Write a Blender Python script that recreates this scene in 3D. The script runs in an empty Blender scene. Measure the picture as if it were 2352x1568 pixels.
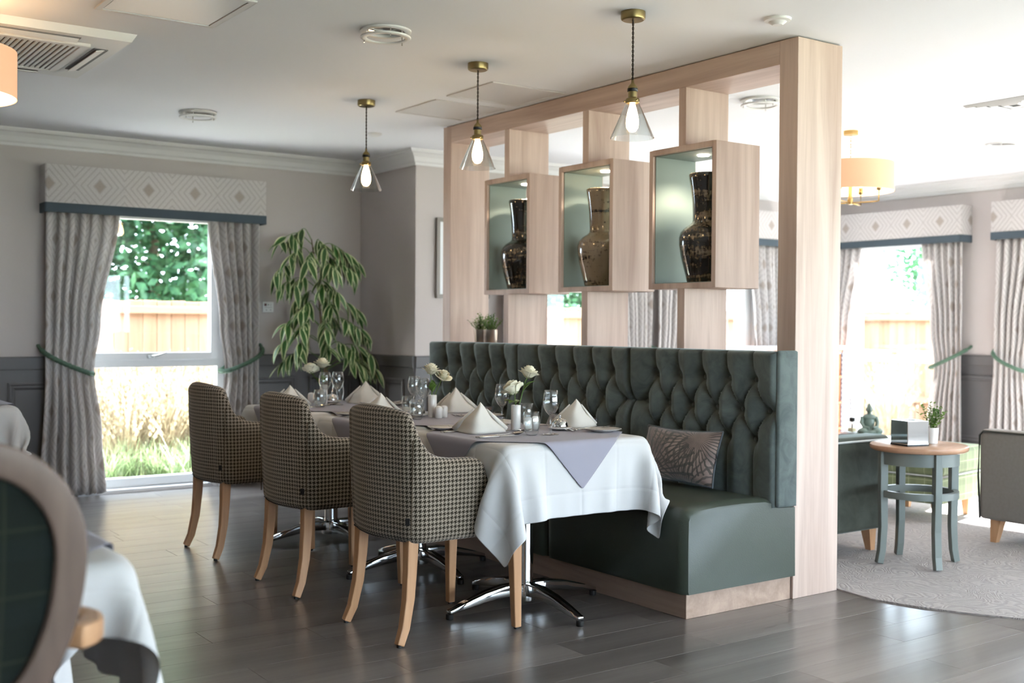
import bpy, bmesh, math, random
import numpy as np
from mathutils import Vector, Matrix
R = random.Random(7)
PI = math.pi
scene = bpy.context.scene
COL = scene.collection
# ---------------------------------------------------------------- camera, world, sun, exposure
CAM_H = 1.27
YAW, PITCH, ROLL, FPX = 0.6185, 0.0150, -0.0065, 2600.0
_F = Vector((math.sin(YAW)*math.cos(PITCH), math.cos(YAW)*math.cos(PITCH), -math.sin(PITCH)))
_r = Vector((math.cos(YAW), -math.sin(YAW), 0)); _d = _F.cross(_r)
_R2 = _r*math.cos(ROLL) + _d*math.sin(ROLL); _D2 = -_r*math.sin(ROLL) + _d*math.cos(ROLL)
cd = bpy.data.cameras.new('camera'); cam = bpy.data.objects.new('camera', cd); COL.objects.link(cam)
m3 = Matrix((_R2, -_D2, -_F)).transposed()
cam.matrix_world = Matrix.Translation((0, 0, CAM_H)) @ m3.to_4x4()
cd.sensor_width = 36; cd.lens = FPX/2352*36; cd.clip_start = .05; cd.clip_end = 200
cd.dof.use_dof = True; cd.dof.focus_distance = 4.75; cd.dof.aperture_fstop = 2.4
scene.camera = cam
w = bpy.data.worlds.new('world'); scene.world = w; w.use_nodes = True
bg = w.node_tree.nodes['Background']; bg.inputs[0].default_value = (.74, .86, 1, 1); bg.inputs[1].default_value = 6.5
sd = bpy.data.lights.new('sun', 'SUN'); so = bpy.data.objects.new('sun', sd); COL.objects.link(so)
sd.energy = 35; sd.angle = .009; sd.color = (1, .99, .97)
SUN = Vector((.80, .18, .57)).normalized()
so.rotation_euler = SUN.to_track_quat('Z', 'Y').to_euler(); so.location = (20, 4, 14)
scene.view_settings.view_transform = 'Standard'; scene.view_settings.look = 'None'
scene.view_settings.exposure = 1.55; scene.view_settings.gamma = 1
scene.view_settings.use_curve_mapping = False
cy = scene.cycles; cy.max_bounces = 6; cy.diffuse_bounces = 3; cy.glossy_bounces = 3; cy.transmission_bounces = 4; cy.transparent_max_bounces = 16; cy.caustics_reflective = False; cy.caustics_refractive = False

# ---------------------------------------------------------------- helpers
def lin(c):
    if isinstance(c, str):
        c = tuple(int(c[i:i+2], 16)/255 for i in (0, 2, 4))
    return tuple((x/12.92 if x <= .04045 else ((x+.055)/1.055)**2.4) for x in c) + (1,)

class N:
    """tiny node-graph builder"""
    def __init__(s, name):
        s.m = bpy.data.materials.new(name); s.m.use_nodes = True
        s.t = s.m.node_tree; s.n = s.t.nodes; s.b = s.n['Principled BSDF']; s.out = s.n['Material Output']
    def new(s, typ, **kw):
        o = s.n.new(typ)
        for k, v in kw.items(): setattr(o, k, v)
        return o
    def link(s, a, b): s.t.links.new(a, b)
    def math(s, op, a, b=None, c=None):
        o = s.new('ShaderNodeMath', operation=op)
        for i, v in enumerate((a, b, c)):
            if v is None: continue
            if isinstance(v, (int, float)): o.inputs[i].default_value = v
            else: s.link(v, o.inputs[i])
        return o.outputs[0]
    def mix(s, f, a, b):
        o = s.new('ShaderNodeMix', data_type='RGBA')
        for i, v in ((0, f), (6, a), (7, b)):
            if isinstance(v, (int, float, tuple)): o.inputs[i].default_value = v
            else: s.link(v, o.inputs[i])
        return o.outputs[2]
    def noise(s, scale, detail=2, stretch=None, coord='Object', rough=.5, rnd=False, dist=0):
        tc = s.new('ShaderNodeTexCoord'); src = tc.outputs[coord]
        if stretch or rnd:
            mp = s.new('ShaderNodeMapping'); s.link(src, mp.inputs[0])
            if stretch: mp.inputs['Scale'].default_value = stretch
            if rnd:
                oi = s.new('ShaderNodeObjectInfo'); vm = s.new('ShaderNodeVectorMath', operation='SCALE')
                vm.inputs[0].default_value = (37, 17, 23); s.link(oi.outputs['Random'], vm.inputs['Scale']); s.link(vm.outputs[0], mp.inputs['Location'])
            src = mp.outputs[0]
        o = s.new('ShaderNodeTexNoise'); o.inputs['Scale'].default_value = scale; o.inputs['Detail'].default_value = detail
        o.inputs['Roughness'].default_value = rough; o.inputs['Distortion'].default_value = dist
        s.link(src, o.inputs['Vector']); return o.outputs['Fac']
    def ramp(s, f, stops):
        o = s.new('ShaderNodeValToRGB'); e = o.color_ramp.elements
        e[0].position, e[0].color = stops[0]; e[1].position, e[1].color = stops[-1]
        for p, c in stops[1:-1]:
            x = e.new(p); x.color = c
        s.link(f, o.inputs[0]); return o.outputs[0]
    def base(s, c):
        if isinstance(c, tuple): s.b.inputs['Base Color'].default_value = c
        else: s.link(c, s.b.inputs['Base Color'])
        return s
    def set(s, rough=None, metal=None, spec=None, sheen=None, coat=None, trans=None, ior=None):
        for k, v in (('Roughness', rough), ('Metallic', metal), ('Specular IOR Level', spec), ('Sheen Weight', sheen), ('Coat Weight', coat), ('Transmission Weight', trans), ('IOR', ior)):
            if v is None: continue
            if isinstance(v, (int, float)): s.b.inputs[k].default_value = v
            else: s.link(v, s.b.inputs[k])
        return s
    def bump(s, h, strength=.3, dist=.002):
        o = s.new('ShaderNodeBump'); o.inputs['Strength'].default_value = strength; o.inputs['Distance'].default_value = dist
        s.link(h, o.inputs['Height']); s.link(o.outputs[0], s.b.inputs['Normal']); return s
    def uv(s):
        tc = s.new('ShaderNodeTexCoord'); sp = s.new('ShaderNodeSeparateXYZ'); s.link(tc.outputs['UV'], sp.inputs[0])
        return sp.outputs[0], sp.outputs[1]

def plain(name, c, rough=.5, metal=0, var=.0, scale=20, bump=0, bscale=200, sheen=0, spec=.5, coat=0):
    n = N(name); col = lin(c)
    if var:
        f = n.noise(scale, 3); d = tuple(x*(1-var) for x in col[:3])+(1,); u = tuple(min(1, x*(1+var)) for x in col[:3])+(1,)
        n.base(n.ramp(f, [(.3, d), (.7, u)]))
    else: n.base(col)
    n.set(rough=rough, metal=metal, sheen=sheen, spec=spec, coat=coat)
    if bump: n.bump(n.noise(bscale, 2), bump, .002)
    return n.m

def wood(name, c1, c2, axis=2, rough=.45, scale=9, fine=1, spec=.4, rndcol=0, coat=0):
    n = N(name); st = [1, 1, 1]; st[axis] = .07
    f = n.noise(scale, 4, tuple(x*1.0 for x in st), rnd=True, rough=.6, dist=.6)
    g = n.noise(scale*9, 2, tuple(x if x == 1 else .04 for x in st), rnd=True)
    h = n.math('ADD', n.math('MULTIPLY', f, .85), n.math('MULTIPLY', g, .15))
    col = n.ramp(h, [(.30, lin(c1)), (.66, lin(c2))])
    if rndcol:
        oi = n.new('ShaderNodeObjectInfo')
        hv = n.new('ShaderNodeHueSaturation'); n.link(col, hv.inputs['Color'])
        n.link(n.math('ADD', n.math('MULTIPLY', oi.outputs['Random'], rndcol), 1-rndcol/2), hv.inputs['Value']); col = hv.outputs[0]
    n.base(col); n.set(rough=rough, spec=spec, coat=coat); n.b.inputs['Coat Roughness'].default_value = .24; n.bump(g, .06*fine, .001)
    return n.m

def glassy(name, tint=(1, 1, 1, 1), rough=0.0, f0=1.45, gain=1.0):
    n = N(name); n.n.remove(n.b)
    tr = n.new('ShaderNodeBsdfTransparent'); tr.inputs[0].default_value = tint
    gl = n.new('ShaderNodeBsdfGlossy'); gl.inputs['Roughness'].default_value = rough
    fr = n.new('ShaderNodeFresnel'); ge = n.new('ShaderNodeNewGeometry')
    n.link(n.math('MULTIPLY_ADD', ge.outputs['Backfacing'], 1/f0-f0, f0), fr.inputs[0])
    mx = n.new('ShaderNodeMixShader'); n.link(n.math('MULTIPLY', fr.outputs[0], gain), mx.inputs[0]); n.link(tr.outputs[0], mx.inputs[1]); n.link(gl.outputs[0], mx.inputs[2])
    n.link(mx.outputs[0], n.out.inputs[0]); return n.m

def emit(name, c, strength, base='ffffff'):
    n = N(name); n.base(lin(base)); n.b.inputs['Emission Color'].default_value = lin(c); n.b.inputs['Emission Strength'].default_value = strength
    n.set(rough=.5); return n.m

class MB:
    def __init__(s): s.v = []; s.f = []; s.uv = None; s.mi = []
    def add(s, v, f, m=0):
        o = len(s.v); s.v += [tuple(p) for p in v]; s.f += [tuple(i+o for i in q) for q in f]; s.mi += [m]*len(f); return s
    def box(s, x0, x1, y0, y1, z0, z1, m=0):
        v = [(x0,y0,z0),(x1,y0,z0),(x1,y1,z0),(x0,y1,z0),(x0,y0,z1),(x1,y0,z1),(x1,y1,z1),(x0,y1,z1)]
        return s.add(v, [(3,2,1,0),(4,5,6,7),(0,1,5,4),(1,2,6,5),(2,3,7,6),(3,0,4,7)], m)
    def hexa(s, bot, top, m=0):
        """bot/top: 4 points each (counter-clockwise from above)"""
        return s.add(list(bot)+list(top), [(3,2,1,0),(4,5,6,7),(0,1,5,4),(1,2,6,5),(2,3,7,6),(3,0,4,7)], m)
    def loft(s, rings, closed=True, cap=True, m=0):
        k = len(rings[0]); v = [p for r in rings for p in r]; f = []
        for i in range(len(rings)-1):
            for j in range(k if closed else k-1):
                a, b = i*k+j, i*k+(j+1) % k; f.append((a, b, b+k, a+k))
        if cap and closed:
            f.append(tuple(range(k-1, -1, -1))); f.append(tuple((len(rings)-1)*k+j for j in range(k)))
        return s.add(v, f, m)
    def lathe(s, prof, seg=24, c=(0, 0, 0), cap=False, m=0):
        rings = [[(c[0]+r*math.cos(2*PI*j/seg), c[1]+r*math.sin(2*PI*j/seg), c[2]+z) for j in range(seg)] for r, z in prof]
        return s.loft(rings, True, cap, m)
    def tube(s, pts, rad, seg=8, flat=1.0, m=0, up=(0, 0, 1)):
        pts = [Vector(p) for p in pts]; rings = []; n = len(pts); up = Vector(up)
        for i, p in enumerate(pts):
            t = (pts[min(i+1, n-1)]-pts[max(i-1, 0)]).normalized()
            a = t.cross(up)
            if a.length < 1e-4: a = t.cross(Vector((1, 0, 0)))
            a.normalize(); b = a.cross(t).normalized(); r = rad[i] if isinstance(rad, (list, tuple)) else rad
            rings.append([tuple(p+a*(r*math.cos(2*PI*j/seg))+b*(r*flat*math.sin(2*PI*j/seg))) for j in range(seg)])
        return s.loft(rings, True, True, m)
    def sqtube(s, pts, hw, hh=None, up=(0, 0, 1), m=0):
        """square-section sweep, half widths per point"""
        pts = [Vector(p) for p in pts]; n = len(pts); up = Vector(up); rings = []
        for i, p in enumerate(pts):
            t = (pts[min(i+1, n-1)]-pts[max(i-1, 0)]).normalized(); a = t.cross(up)
            if a.length < 1e-4: a = t.cross(Vector((1, 0, 0)))
            a.normalize(); b = a.cross(t).normalized()
            wv = hw[i] if isinstance(hw, (list, tuple)) else hw; hv = wv if hh is None else (hh[i] if isinstance(hh, (list, tuple)) else hh)
            rings.append([tuple(p+a*wv+b*hv), tuple(p-a*wv+b*hv), tuple(p-a*wv-b*hv), tuple(p+a*wv-b*hv)])
        return s.loft(rings, True, True, m)
    def sphere(s, c, r, seg=14, rings=8, sc=(1, 1, 1), m=0):
        prof = [[(c[0]+r*sc[0]*math.sin(PI*i/rings)*math.cos(2*PI*j/seg), c[1]+r*sc[1]*math.sin(PI*i/rings)*math.sin(2*PI*j/seg), c[2]-r*sc[2]*math.cos(PI*i/rings)) for j in range(seg)] for i in range(rings+1)]
        return s.loft(prof, True, False, m)
    def grid(s, fn, nu, nv, m=0, uvfn=None):
        o = len(s.v); v = [tuple(fn(i/nu, j/nv)) for j in range(nv+1) for i in range(nu+1)]
        f = [(j*(nu+1)+i, j*(nu+1)+i+1, (j+1)*(nu+1)+i+1, (j+1)*(nu+1)+i) for j in range(nv) for i in range(nu)]
        s.add(v, f, m)
        if uvfn:
            if s.uv is None: s.uv = {}
            for j in range(nv+1):
                for i in range(nu+1): s.uv[o+j*(nu+1)+i] = uvfn(i/nu, j/nv)
        return s
    def build(s, name, mat, parent=None, smooth=False, bevel=0, subsurf=0, solid=0, angle=None, loc=None, rot=None, bseg=2):
        me = bpy.data.meshes.new(name); me.from_pydata(s.v, [], s.f); me.update()
        mats = mat if isinstance(mat, (list, tuple)) else [mat]
        for q in mats: me.materials.append(q)
        if len(mats) > 1:
            for p, i in zip(me.polygons, s.mi): p.material_index = i
        if s.uv is not None:
            l = me.uv_layers.new(name='UVMap')
            for lp in me.loops: l.data[lp.index].uv = s.uv.get(lp.vertex_index, (0, 0))
        if bevel:
            bm = bmesh.new(); bm.from_mesh(me); bmesh.ops.remove_doubles(bm, verts=bm.verts, dist=1e-6)
            ed = [e for e in bm.edges if len(e.link_faces) == 2 and e.calc_face_angle(0) > .5]
            bmesh.ops.bevel(bm, geom=ed, offset=bevel, segments=bseg, affect='EDGES', profile=.5)
            bm.to_mesh(me); bm.free()
        if smooth: 
            for p in me.polygons: p.use_smooth = True
            if angle is not None: me.set_sharp_from_angle(angle=angle)
        o = bpy.data.objects.new(name, me); COL.objects.link(o)
        if parent: o.parent = parent
        if solid:
            md = o.modifiers.new('solid', 'SOLIDIFY'); md.thickness = solid; md.offset = 0
        if subsurf:
            md = o.modifiers.new('sub', 'SUBSURF'); md.levels = subsurf; md.render_levels = subsurf
        if loc is not None: o.location = loc
        if rot is not None: o.rotation_euler = rot
        return o

def tag(o, label=None, cat=None, group=None, kind=None):
    if label: o['label'] = label
    if cat: o['category'] = cat
    if group: o['group'] = group
    if kind: o['kind'] = kind
    return o
def thing(name, label, cat, loc=(0, 0, 0), rz=0, group=None, kind=None):
    o = bpy.data.objects.new(name, None); COL.objects.link(o); o.location = loc; o.rotation_euler = (0, 0, rz); o.empty_display_size = .1
    return tag(o, label, cat, group, kind)
def struct(o): o['kind'] = 'structure'; return o
def copy_tree(o, parent=None):
    c = o.copy(); COL.objects.link(c); c.parent = parent
    for ch in list(o.children): copy_tree(ch, c)
    return c
def dup(o, loc, rz=None, label=None, group=None):
    c = copy_tree(o); c.location = loc
    if rz is not None: c.rotation_euler = (0, 0, rz)
    if label: c['label'] = label
    if group: c['group'] = group
    return c
def lerp_pts(x, pts):
    for (a, b), (c, d) in zip(pts, pts[1:]):
        if x <= c: return b if x <= a else b+(d-b)*(x-a)/(c-a)
    return pts[-1][1]
def smooth_pts(x, pts):
    for (a, b), (c, d) in zip(pts, pts[1:]):
        if x <= c:
            if x <= a: return b
            t = (x-a)/(c-a); t = t*t*(3-2*t); return b+(d-b)*t
    return pts[-1][1]

# ---------------------------------------------------------------- materials
M_wall = plain('wall_paint', 'c2bab7', .85, bump=.05, bscale=300)
M_dado = plain('dado_paint', '605f60', .5, bump=.03)
M_ceil = plain('ceiling_paint', 'eff0f4', .85)
M_trimw = plain('white_trim', 'dddcdc', .55)
M_upvc = plain('white_upvc', 'eceef0', .3)
M_whiteplastic = plain('white_plastic', 'e6e6e6', .4)
M_oak = wood('pale_oak', 'b3998b', 'd8c2b5', 2, .5)
M_oakh = wood('pale_oak_long', 'b3998b', 'd8c2b5', 1, .5)
M_plinth = wood('plinth_oak', '9a8070', 'bfa594', 1, .5)
M_floor = wood('floor_oak', '595351', '847e7b', 0, .30, scale=5, spec=.6, rndcol=.22, coat=.3)
M_beech = wood('beech', 'b98a63', 'd6a880', 2, .35, scale=14)
M_darkbeech = wood('smoked_beech', '65534a', '7c685d', 2, .4, scale=14)
M_green = plain('sage_paint', '87948c', .6)
M_chrome = plain('chrome', 'd0d2d4', .07, 1)
M_steel = plain('cutlery_steel', 'cfcdca', .18, 1)
M_black = plain('black_rubber', '141415', .5)
M_brass = plain('antique_brass', '93835c', .32, 1)
M_cord = plain('brown_cord', '3a332c', .8)
M_glass = glassy('clear_glass', (.93, .95, .95, 1), 0, 1.5, 2.2)
M_crystal = glassy('drinking_glass', (.95, .965, .965, 1), 0, 1.5, 2.5)
M_pane = glassy('window_glass', (.96, .98, .98, 1), 0, 1.45, 1.0)
def linen():
    n = N('white_linen'); n.base(lin('d6d5d5')); n.set(rough=.85, sheen=.1); u, v = n.uv()
    def cr(x): return n.math('SMOOTH_MIN', n.math('ABSOLUTE', n.math('SUBTRACT', n.math('FRACT', n.math('MULTIPLY', x, 7)), .5)), .06, .03)
    n.bump(n.math('ADD', n.math('ADD', cr(u), cr(v)), n.math('MULTIPLY', n.noise(700, 2), .006)), .5, .06); return n.m
M_cloth = linen()
M_napkin = plain('ivory_napkin', 'e6e0d7', .85, bump=.08, bscale=900)
M_overlay = plain('lilac_grey_linen', '9c99a6', .8, bump=.1, bscale=900, sheen=.15)
M_china = plain('white_china', 'eeeae6', .18, coat=.4)
M_leather = plain('olive_leather', '3f473e', .36, bump=.25, bscale=260, var=.08, scale=4)
M_petal = plain('ivory_petal', 'f2ecd2', .6, var=.06, scale=30)
M_leafg = plain('rose_leaf', '5b7a35', .5, var=.2, scale=40)
M_stem = plain('stem_green', '5f7d3c', .6)
M_bark = plain('bark', '6b5c48', .85, var=.25, scale=30, bump=.4, bscale=60)
M_teal = plain('teal_border', '434f58', .85, bump=.2, bscale=700)
M_rope = plain('green_rope', '4f6a58', .7, var=.15, scale=60)
M_soil = plain('soil', '3a2e25', .95, bump=.5, bscale=90)
M_metalpot = plain('brushed_metal_pot', 'a89f96', .3, 1)
M_darkgap = plain('dark_recess', '2a2a2c', .8)
M_shade = None

def velvet(name, c, c2):
    n = N(name); f = n.noise(9, 4, rough=.65, dist=1.0); g = n.noise(420, 2)
    n.base(n.ramp(f, [(.32, lin(c)), (.68, lin(c2))])); n.set(rough=.75, spec=.2, sheen=.6)
    n.b.inputs['Sheen Roughness'].default_value = .35; n.b.inputs['Sheen Tint'].default_value = lin('b9cbcb')
    n.bump(g, .15, .001); return n.m
M_velvet = velvet('teal_velvet', '525a59', '69726f')
M_velvet2 = velvet('dark_green_velvet', '3b3f38', '4c5048')

def houndstooth():
    n = N('houndstooth_wool'); u, v = n.uv(); k = 8/.0185
    i = n.math('FLOOR', n.math('MULTIPLY', u, k)); j = n.math('FLOOR', n.math('MULTIPLY', v, k))
    wd = n.math('LESS_THAN', n.math('FLOORED_MODULO', i, 8), 4); fd = n.math('LESS_THAN', n.math('FLOORED_MODULO', j, 8), 4)
    tp = n.math('LESS_THAN', n.math('FLOORED_MODULO', n.math('ADD', i, j), 4), 2)
    a = n.math('MULTIPLY', wd, tp); b = n.math('MULTIPLY', fd, n.math('SUBTRACT', 1, tp))
    n.base(n.mix(n.math('ADD', a, b), lin('a89a8a'), lin('2f281c'))); n.set(rough=.9, spec=.15, sheen=.25); n.bump(n.noise(900, 2, coord='UV'), .2, .001)
    return n.m
M_hound = houndstooth()

def damask():
    n = N('diamond_jacquard'); u, v = n.uv()
    fx = n.math('MULTIPLY', n.math('ABSOLUTE', n.math('SUBTRACT', n.math('FRACT', n.math('DIVIDE', u, .35)), .5)), 2)
    fy = n.math('MULTIPLY', n.math('ABSOLUTE', n.math('SUBTRACT', n.math('FRACT', n.math('DIVIDE', v, .41)), .5)), 2)
    d = n.math('ADD', fx, fy)
    rings = n.math('LESS_THAN', n.math('PINGPONG', d, .125), .035)
    core = n.math('LESS_THAN', d, .22); core2 = n.math('GREATER_THAN', d, 1.80)
    hb = n.math('LESS_THAN', n.math('PINGPONG', n.math('ADD', n.math('MULTIPLY', u, 1), n.math('MULTIPLY', n.math('PINGPONG', v, .02), .9)), .006), .0028)
    no = n.noise(260, 2, (1, 1, .35), coord='UV')
    t = n.math('GREATER_THAN', n.math('ADD', no, n.math('MULTIPLY', hb, .12)), .56)
    c = n.mix(t, lin('cdc6c4'), lin('e8e5e3')); c = n.mix(n.math('MULTIPLY', rings, .4), c, lin('a89f9c'))
    c = n.mix(n.math('MULTIPLY', n.math('MAXIMUM', core, core2), .7), c, lin('a8998c'))
    n.base(c); n.set(rough=.9, spec=.15, sheen=.2); n.bump(no, .2, .001)
    # slightly see-through woven cloth: daylight glows through it
    ts = n.new('ShaderNodeBsdfTranslucent'); n.link(c, ts.inputs[0]); mx = n.new('ShaderNodeMixShader'); mx.inputs[0].default_value = .3
    n.link(n.b.outputs[0], mx.inputs[1]); n.link(ts.outputs[0], mx.inputs[2]); n.link(mx.outputs[0], n.out.inputs[0])
    return n.m
M_damask = damask()

def tartan(name, base, line1, line2, p=.11):
    n = N(name); u, v = n.uv(); c = lin(base)
    def st(x, off, wd): return n.math('LESS_THAN', n.math('ABSOLUTE', n.math('SUBTRACT', n.math('FRACT', n.math('ADD', n.math('DIVIDE', x, p), off)), .5)), wd)
    c = n.mix(n.math('MULTIPLY', n.math('ADD', st(u, .3, .16), st(v, .3, .16)), .28), c, lin(line2))
    c = n.mix(n.math('MULTIPLY', n.math('MAXIMUM', st(u, 0, .02), st(v, 0, .02)), .55), c, lin(line1))
    n.base(c); n.set(rough=.9, spec=.15, sheen=.2); n.bump(n.noise(700, 2, coord='UV'), .15, .001); return n.m
M_tartan = tartan('dark_green_tartan', '141a16', '33382a', '1b2322')
M_tartan2 = tartan('sage_tartan', '8f9a78', 'cfd3b0', '6f7d62')

def glaze(name, th, dark='15130f', light='8a7a64'):
    n = N(name); f = n.noise(8, 6, (.5, .5, 3.4), rough=.72, dist=.25, rnd=True); g = n.noise(90, 3, (1, 1, .35))
    h = n.math('ADD', n.math('MULTIPLY', f, .7), n.math('MULTIPLY', g, .3))
    n.base(n.ramp(h, [(th-.035, lin(light)), (th+.035, lin(dark))])); n.set(rough=.12, spec=.6, coat=.6)
    n.b.inputs['Coat Roughness'].default_value = .03
    n.bump(f, .12, .004); return n.m

def cushion_mat():
    n = N('palm_print_velvet'); u, v = n.uv(); w1 = n.noise(14, 3, coord='UV', dist=.8); w2 = n.noise(9, 2, coord='UV')
    c = n.ramp(w2, [(.35, lin('6e5c58')), (.65, lin('9b867e'))])
    for cu, cv, k, rmax, dk in ((.10, .02, 17, .30, '3d3f39'), (.36, .22, 19, .22, '35352f'), (.30, -.03, 15, .24, '4a4540'), (.02, .27, 16, .22, '5b524d')):
        du, dv2 = n.math('SUBTRACT', u, cu), n.math('SUBTRACT', v, cv)
        an = n.math('ARCTAN2', dv2, du); rr = n.math('SQRT', n.math('ADD', n.math('MULTIPLY', du, du), n.math('MULTIPLY', dv2, dv2)))
        st = n.math('LESS_THAN', n.math('PINGPONG', n.math('ADD', n.math('MULTIPLY', an, k/3), n.math('MULTIPLY', w1, 1.1)), .5), .17)
        ms = n.math('MULTIPLY', st, n.math('LESS_THAN', n.math('ADD', rr, n.math('MULTIPLY', w1, .12)), rmax*1.15))
        c = n.mix(n.math('MULTIPLY', ms, .85), c, lin(dk))
    n.base(c); n.set(rough=.55, sheen=.5, spec=.3); n.bump(n.noise(400, 2, coord='UV'), .1, .001); return n.m
M_cushion = cushion_mat()

def leafmat():
    n = N('variegated_leaf'); u, v = n.uv(); e = n.math('MULTIPLY', n.math('ABSOLUTE', n.math('SUBTRACT', u, .5)), 2)
    no = n.noise(30, 2, coord='UV')
    c = n.mix(n.math('GREATER_THAN', n.math('ADD', e, n.math('MULTIPLY', n.math('SUBTRACT', no, .5), .25)), .70), n.ramp(no, [(.3, lin('1f451b')), (.7, lin('386629'))]), lin('cfd6a4'))
    n.base(c); n.set(rough=.35, spec=.5); return n.m
M_ficus = leafmat()
def foliage(name, a, b, tr=.35):
    n = N(name); f = n.noise(1.7, 3); g = n.noise(14, 1)
    c = n.ramp(n.math('ADD', n.math('MULTIPLY', f, .6), n.math('MULTIPLY', g, .4)), [(.35, lin(a)), (.65, lin(b))]); n.base(c); n.set(rough=.6)
    ts = n.new('ShaderNodeBsdfTranslucent'); n.link(c, ts.inputs[0]); mx = n.new('ShaderNodeMixShader'); mx.inputs[0].default_value = tr
    n.link(n.b.outputs[0], mx.inputs[1]); n.link(ts.outputs[0], mx.inputs[2]); n.link(mx.outputs[0], n.out.inputs[0]); return n.m
M_tree = foliage('tree_leaves', '1f4a33', '4f7f52'); M_bush = foliage('herb_leaves', '4c7a3a', '8fb04e', .25)
M_straw = foliage('straw_grass', '6b5b45', 'bfb092', .3); M_lawn = foliage('green_blades', '5a7048', '8f9f76', .3)

def carpet():
    n = N('leaf_pattern_carpet'); a = n.noise(4.5, 1, dist=1.2); no = n.noise(350, 2)
    f = n.math('PINGPONG', n.math('MULTIPLY', a, 16), .5); f = n.math('MULTIPLY', f, 2)
    c = n.ramp(f, [(.25, lin('9e9694')), (.6, lin('b1a9a6'))]); n.base(n.mix(n.math('MULTIPLY', no, .35), c, lin('7f7776')))
    n.set(rough=.95, spec=.1, sheen=.2); n.bump(n.math('ADD', f, no), .5, .004); return n.m
M_carpet = carpet()
# ---------------------------------------------------------------- the room shell
CZ = 2.617
YB, XR_, YL, XC = 8.52, 9.37, 7.61, 4.49     # window wall, far lounge wall, lounge window wall, return wall
HW, ZO = .565, 2.16                           # half width and height of a window opening
fl = MB().box(-3.4, 9.4, -3.4, 8.56, -.12, -.004).build('floor', M_floor); struct(fl)
gap = 0.0012; PW, PL = .1925, 1.22
pm = MB().box(0, PL-gap, 0, PW-gap, -.004, 0).build('plank', M_floor, fl, bevel=.0006, bseg=1)
first = True; row = 0
y = 3.94 - PW*10
while y < 8.50:
    x = -.3 - R.random()*1.2
    while x < 4.6:
        if x + PL > .2:
            o = pm if first else pm.copy()
            if not first: COL.objects.link(o); o.parent = fl
            first = False; o.location = (x, y, 0)
        x += PL
    y += PW
cp = MB(); edge = [(4.445, 7.61), (4.445, 3.54), (4.41, 3.3), (4.46, 3.1), (4.53, 2.93), (4.66, 2.70), (4.95, 2.3), (5.4, 1.8), (6.2, 1.2), (9.37, .6), (9.37, 7.61)]
k = len(edge); cp.add([(a, b, -.004) for a, b in edge]+[(a, b, .007) for a, b in edge], [tuple(range(k-1, -1, -1)), tuple(range(k, 2*k))]+[(i, (i+1) % k, (i+1) % k+k, i+k) for i in range(k)])
tag(cp.build('carpet', M_carpet), 'pale grey patterned lounge carpet with a curved edge beside the wood floor', 'carpet')
struct(MB().box(-3.4, 9.65, -3.4, 8.8, CZ, CZ+.12).build('ceiling', M_ceil))

def wall_x(name, y0, y1, xa, xb, ops, mat=M_wall):
    """wall running along x with openings [(x0, x1, z0, z1)]"""
    b = MB(); x = xa
    for o0, o1, z0, z1 in sorted(ops):
        b.box(x, o0, y0, y1, -.1, CZ); b.box(o0, o1, y0, y1, z1, CZ); b.box(o0, o1, y0, y1, -.1, z0); x = o1
    b.box(x, xb, y0, y1, -.1, CZ); return struct(b.build(name, mat))
def wall_y(name, x0, x1, ya, yb, ops, mat=M_wall):
    b = MB(); y = ya
    for o0, o1, z0, z1 in sorted(ops):
        b.box(x0, x1, y, o0, -.1, CZ); b.box(x0, x1, o0, o1, z1, CZ); b.box(x0, x1, o0, o1, -.1, z0); y = o1
    b.box(x0, x1, y, yb, -.1, CZ); return struct(b.build(name, mat))
BX = [2.755]; LX = [6.055, 7.755]; RY = [6.79, 4.865]; RBIG = [2.5, .4, -1.7]
REAR = [1.6, 3.9, 6.1, 8.2]; LEFTW = [-1.5, 1.0, 3.5, 6.0]
w_back = wall_x('wall_back', YB, YB+.28, -3.4, XC, [(c-HW, c+HW, .02, ZO) for c in BX])
w_ret = wall_y('wall_return', XC, XC+.28, YL, YB+.28, [])
w_lounge = wall_x('wall_lounge', YL, YL+.28, XC+.28, XR_+.28, [(c-HW, c+HW, .02, ZO) for c in LX])
w_right = wall_y('wall_right', XR_, XR_+.28, -3.4, YL, [(c-HW, c+HW, .02, ZO) for c in RY]+[(c-.9, c+.9, .3, ZO) for c in RBIG])
w_rear = wall_x('wall_rear', -3.65, -3.4, -3.4, XR_, [(c-.9, c+.9, .3, ZO) for c in REAR])
w_left = wall_y('wall_left', -3.65, -3.4, -3.4, YB, [])

# cornice: one moulding run round the visible walls
prof = [(0, -.115), (.012, -.115), (.016, -.098), (.03, -.085), (.045, -.055), (.07, -.03), (.092, -.022), (.096, -.012), (.105, -.012), (.105, 0), (0, 0)]
def run(pts, prof, z, name, mat, parent=None, closed_prof=True):
    """sweep a wall profile (offset into the room, dz) along a polyline; the room lies to the right of travel"""
    P = [Vector((a, b)) for a, b in pts]; rings = []
    for i, p in enumerate(P):
        d0 = (P[i]-P[i-1]).normalized() if i else (P[1]-P[0]).normalized(); d1 = (P[i+1]-P[i]).normalized() if i < len(P)-1 else d0
        n0 = Vector((d0.y, -d0.x)); n1 = Vector((d1.y, -d1.x)); n = (n0+n1); n = n/(n.dot(n0)) if n.dot(n0) > .1 else n0
        rings.append([(p.x+n.x*o, p.y+n.y*o, z+dz) for o, dz in prof])
    return MB().loft(rings).build(name, mat, parent)
wallline = [(-3.4, YB), (XC, YB), (XC, YL), (XR_, YL), (XR_, -3.4)]
struct(run(wallline, prof, CZ, 'trim_1', M_trimw))
rail = [(0, .90), (.012, .90), (.012, .925), (.02, .932), (.024, 1.012), (.016, 1.02), (0, 1.02)]
skirt = [(0, 0), (.022, 0), (.022, .10), (.016, .115), (.016, .13), (.008, .15), (0, .15)]
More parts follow.
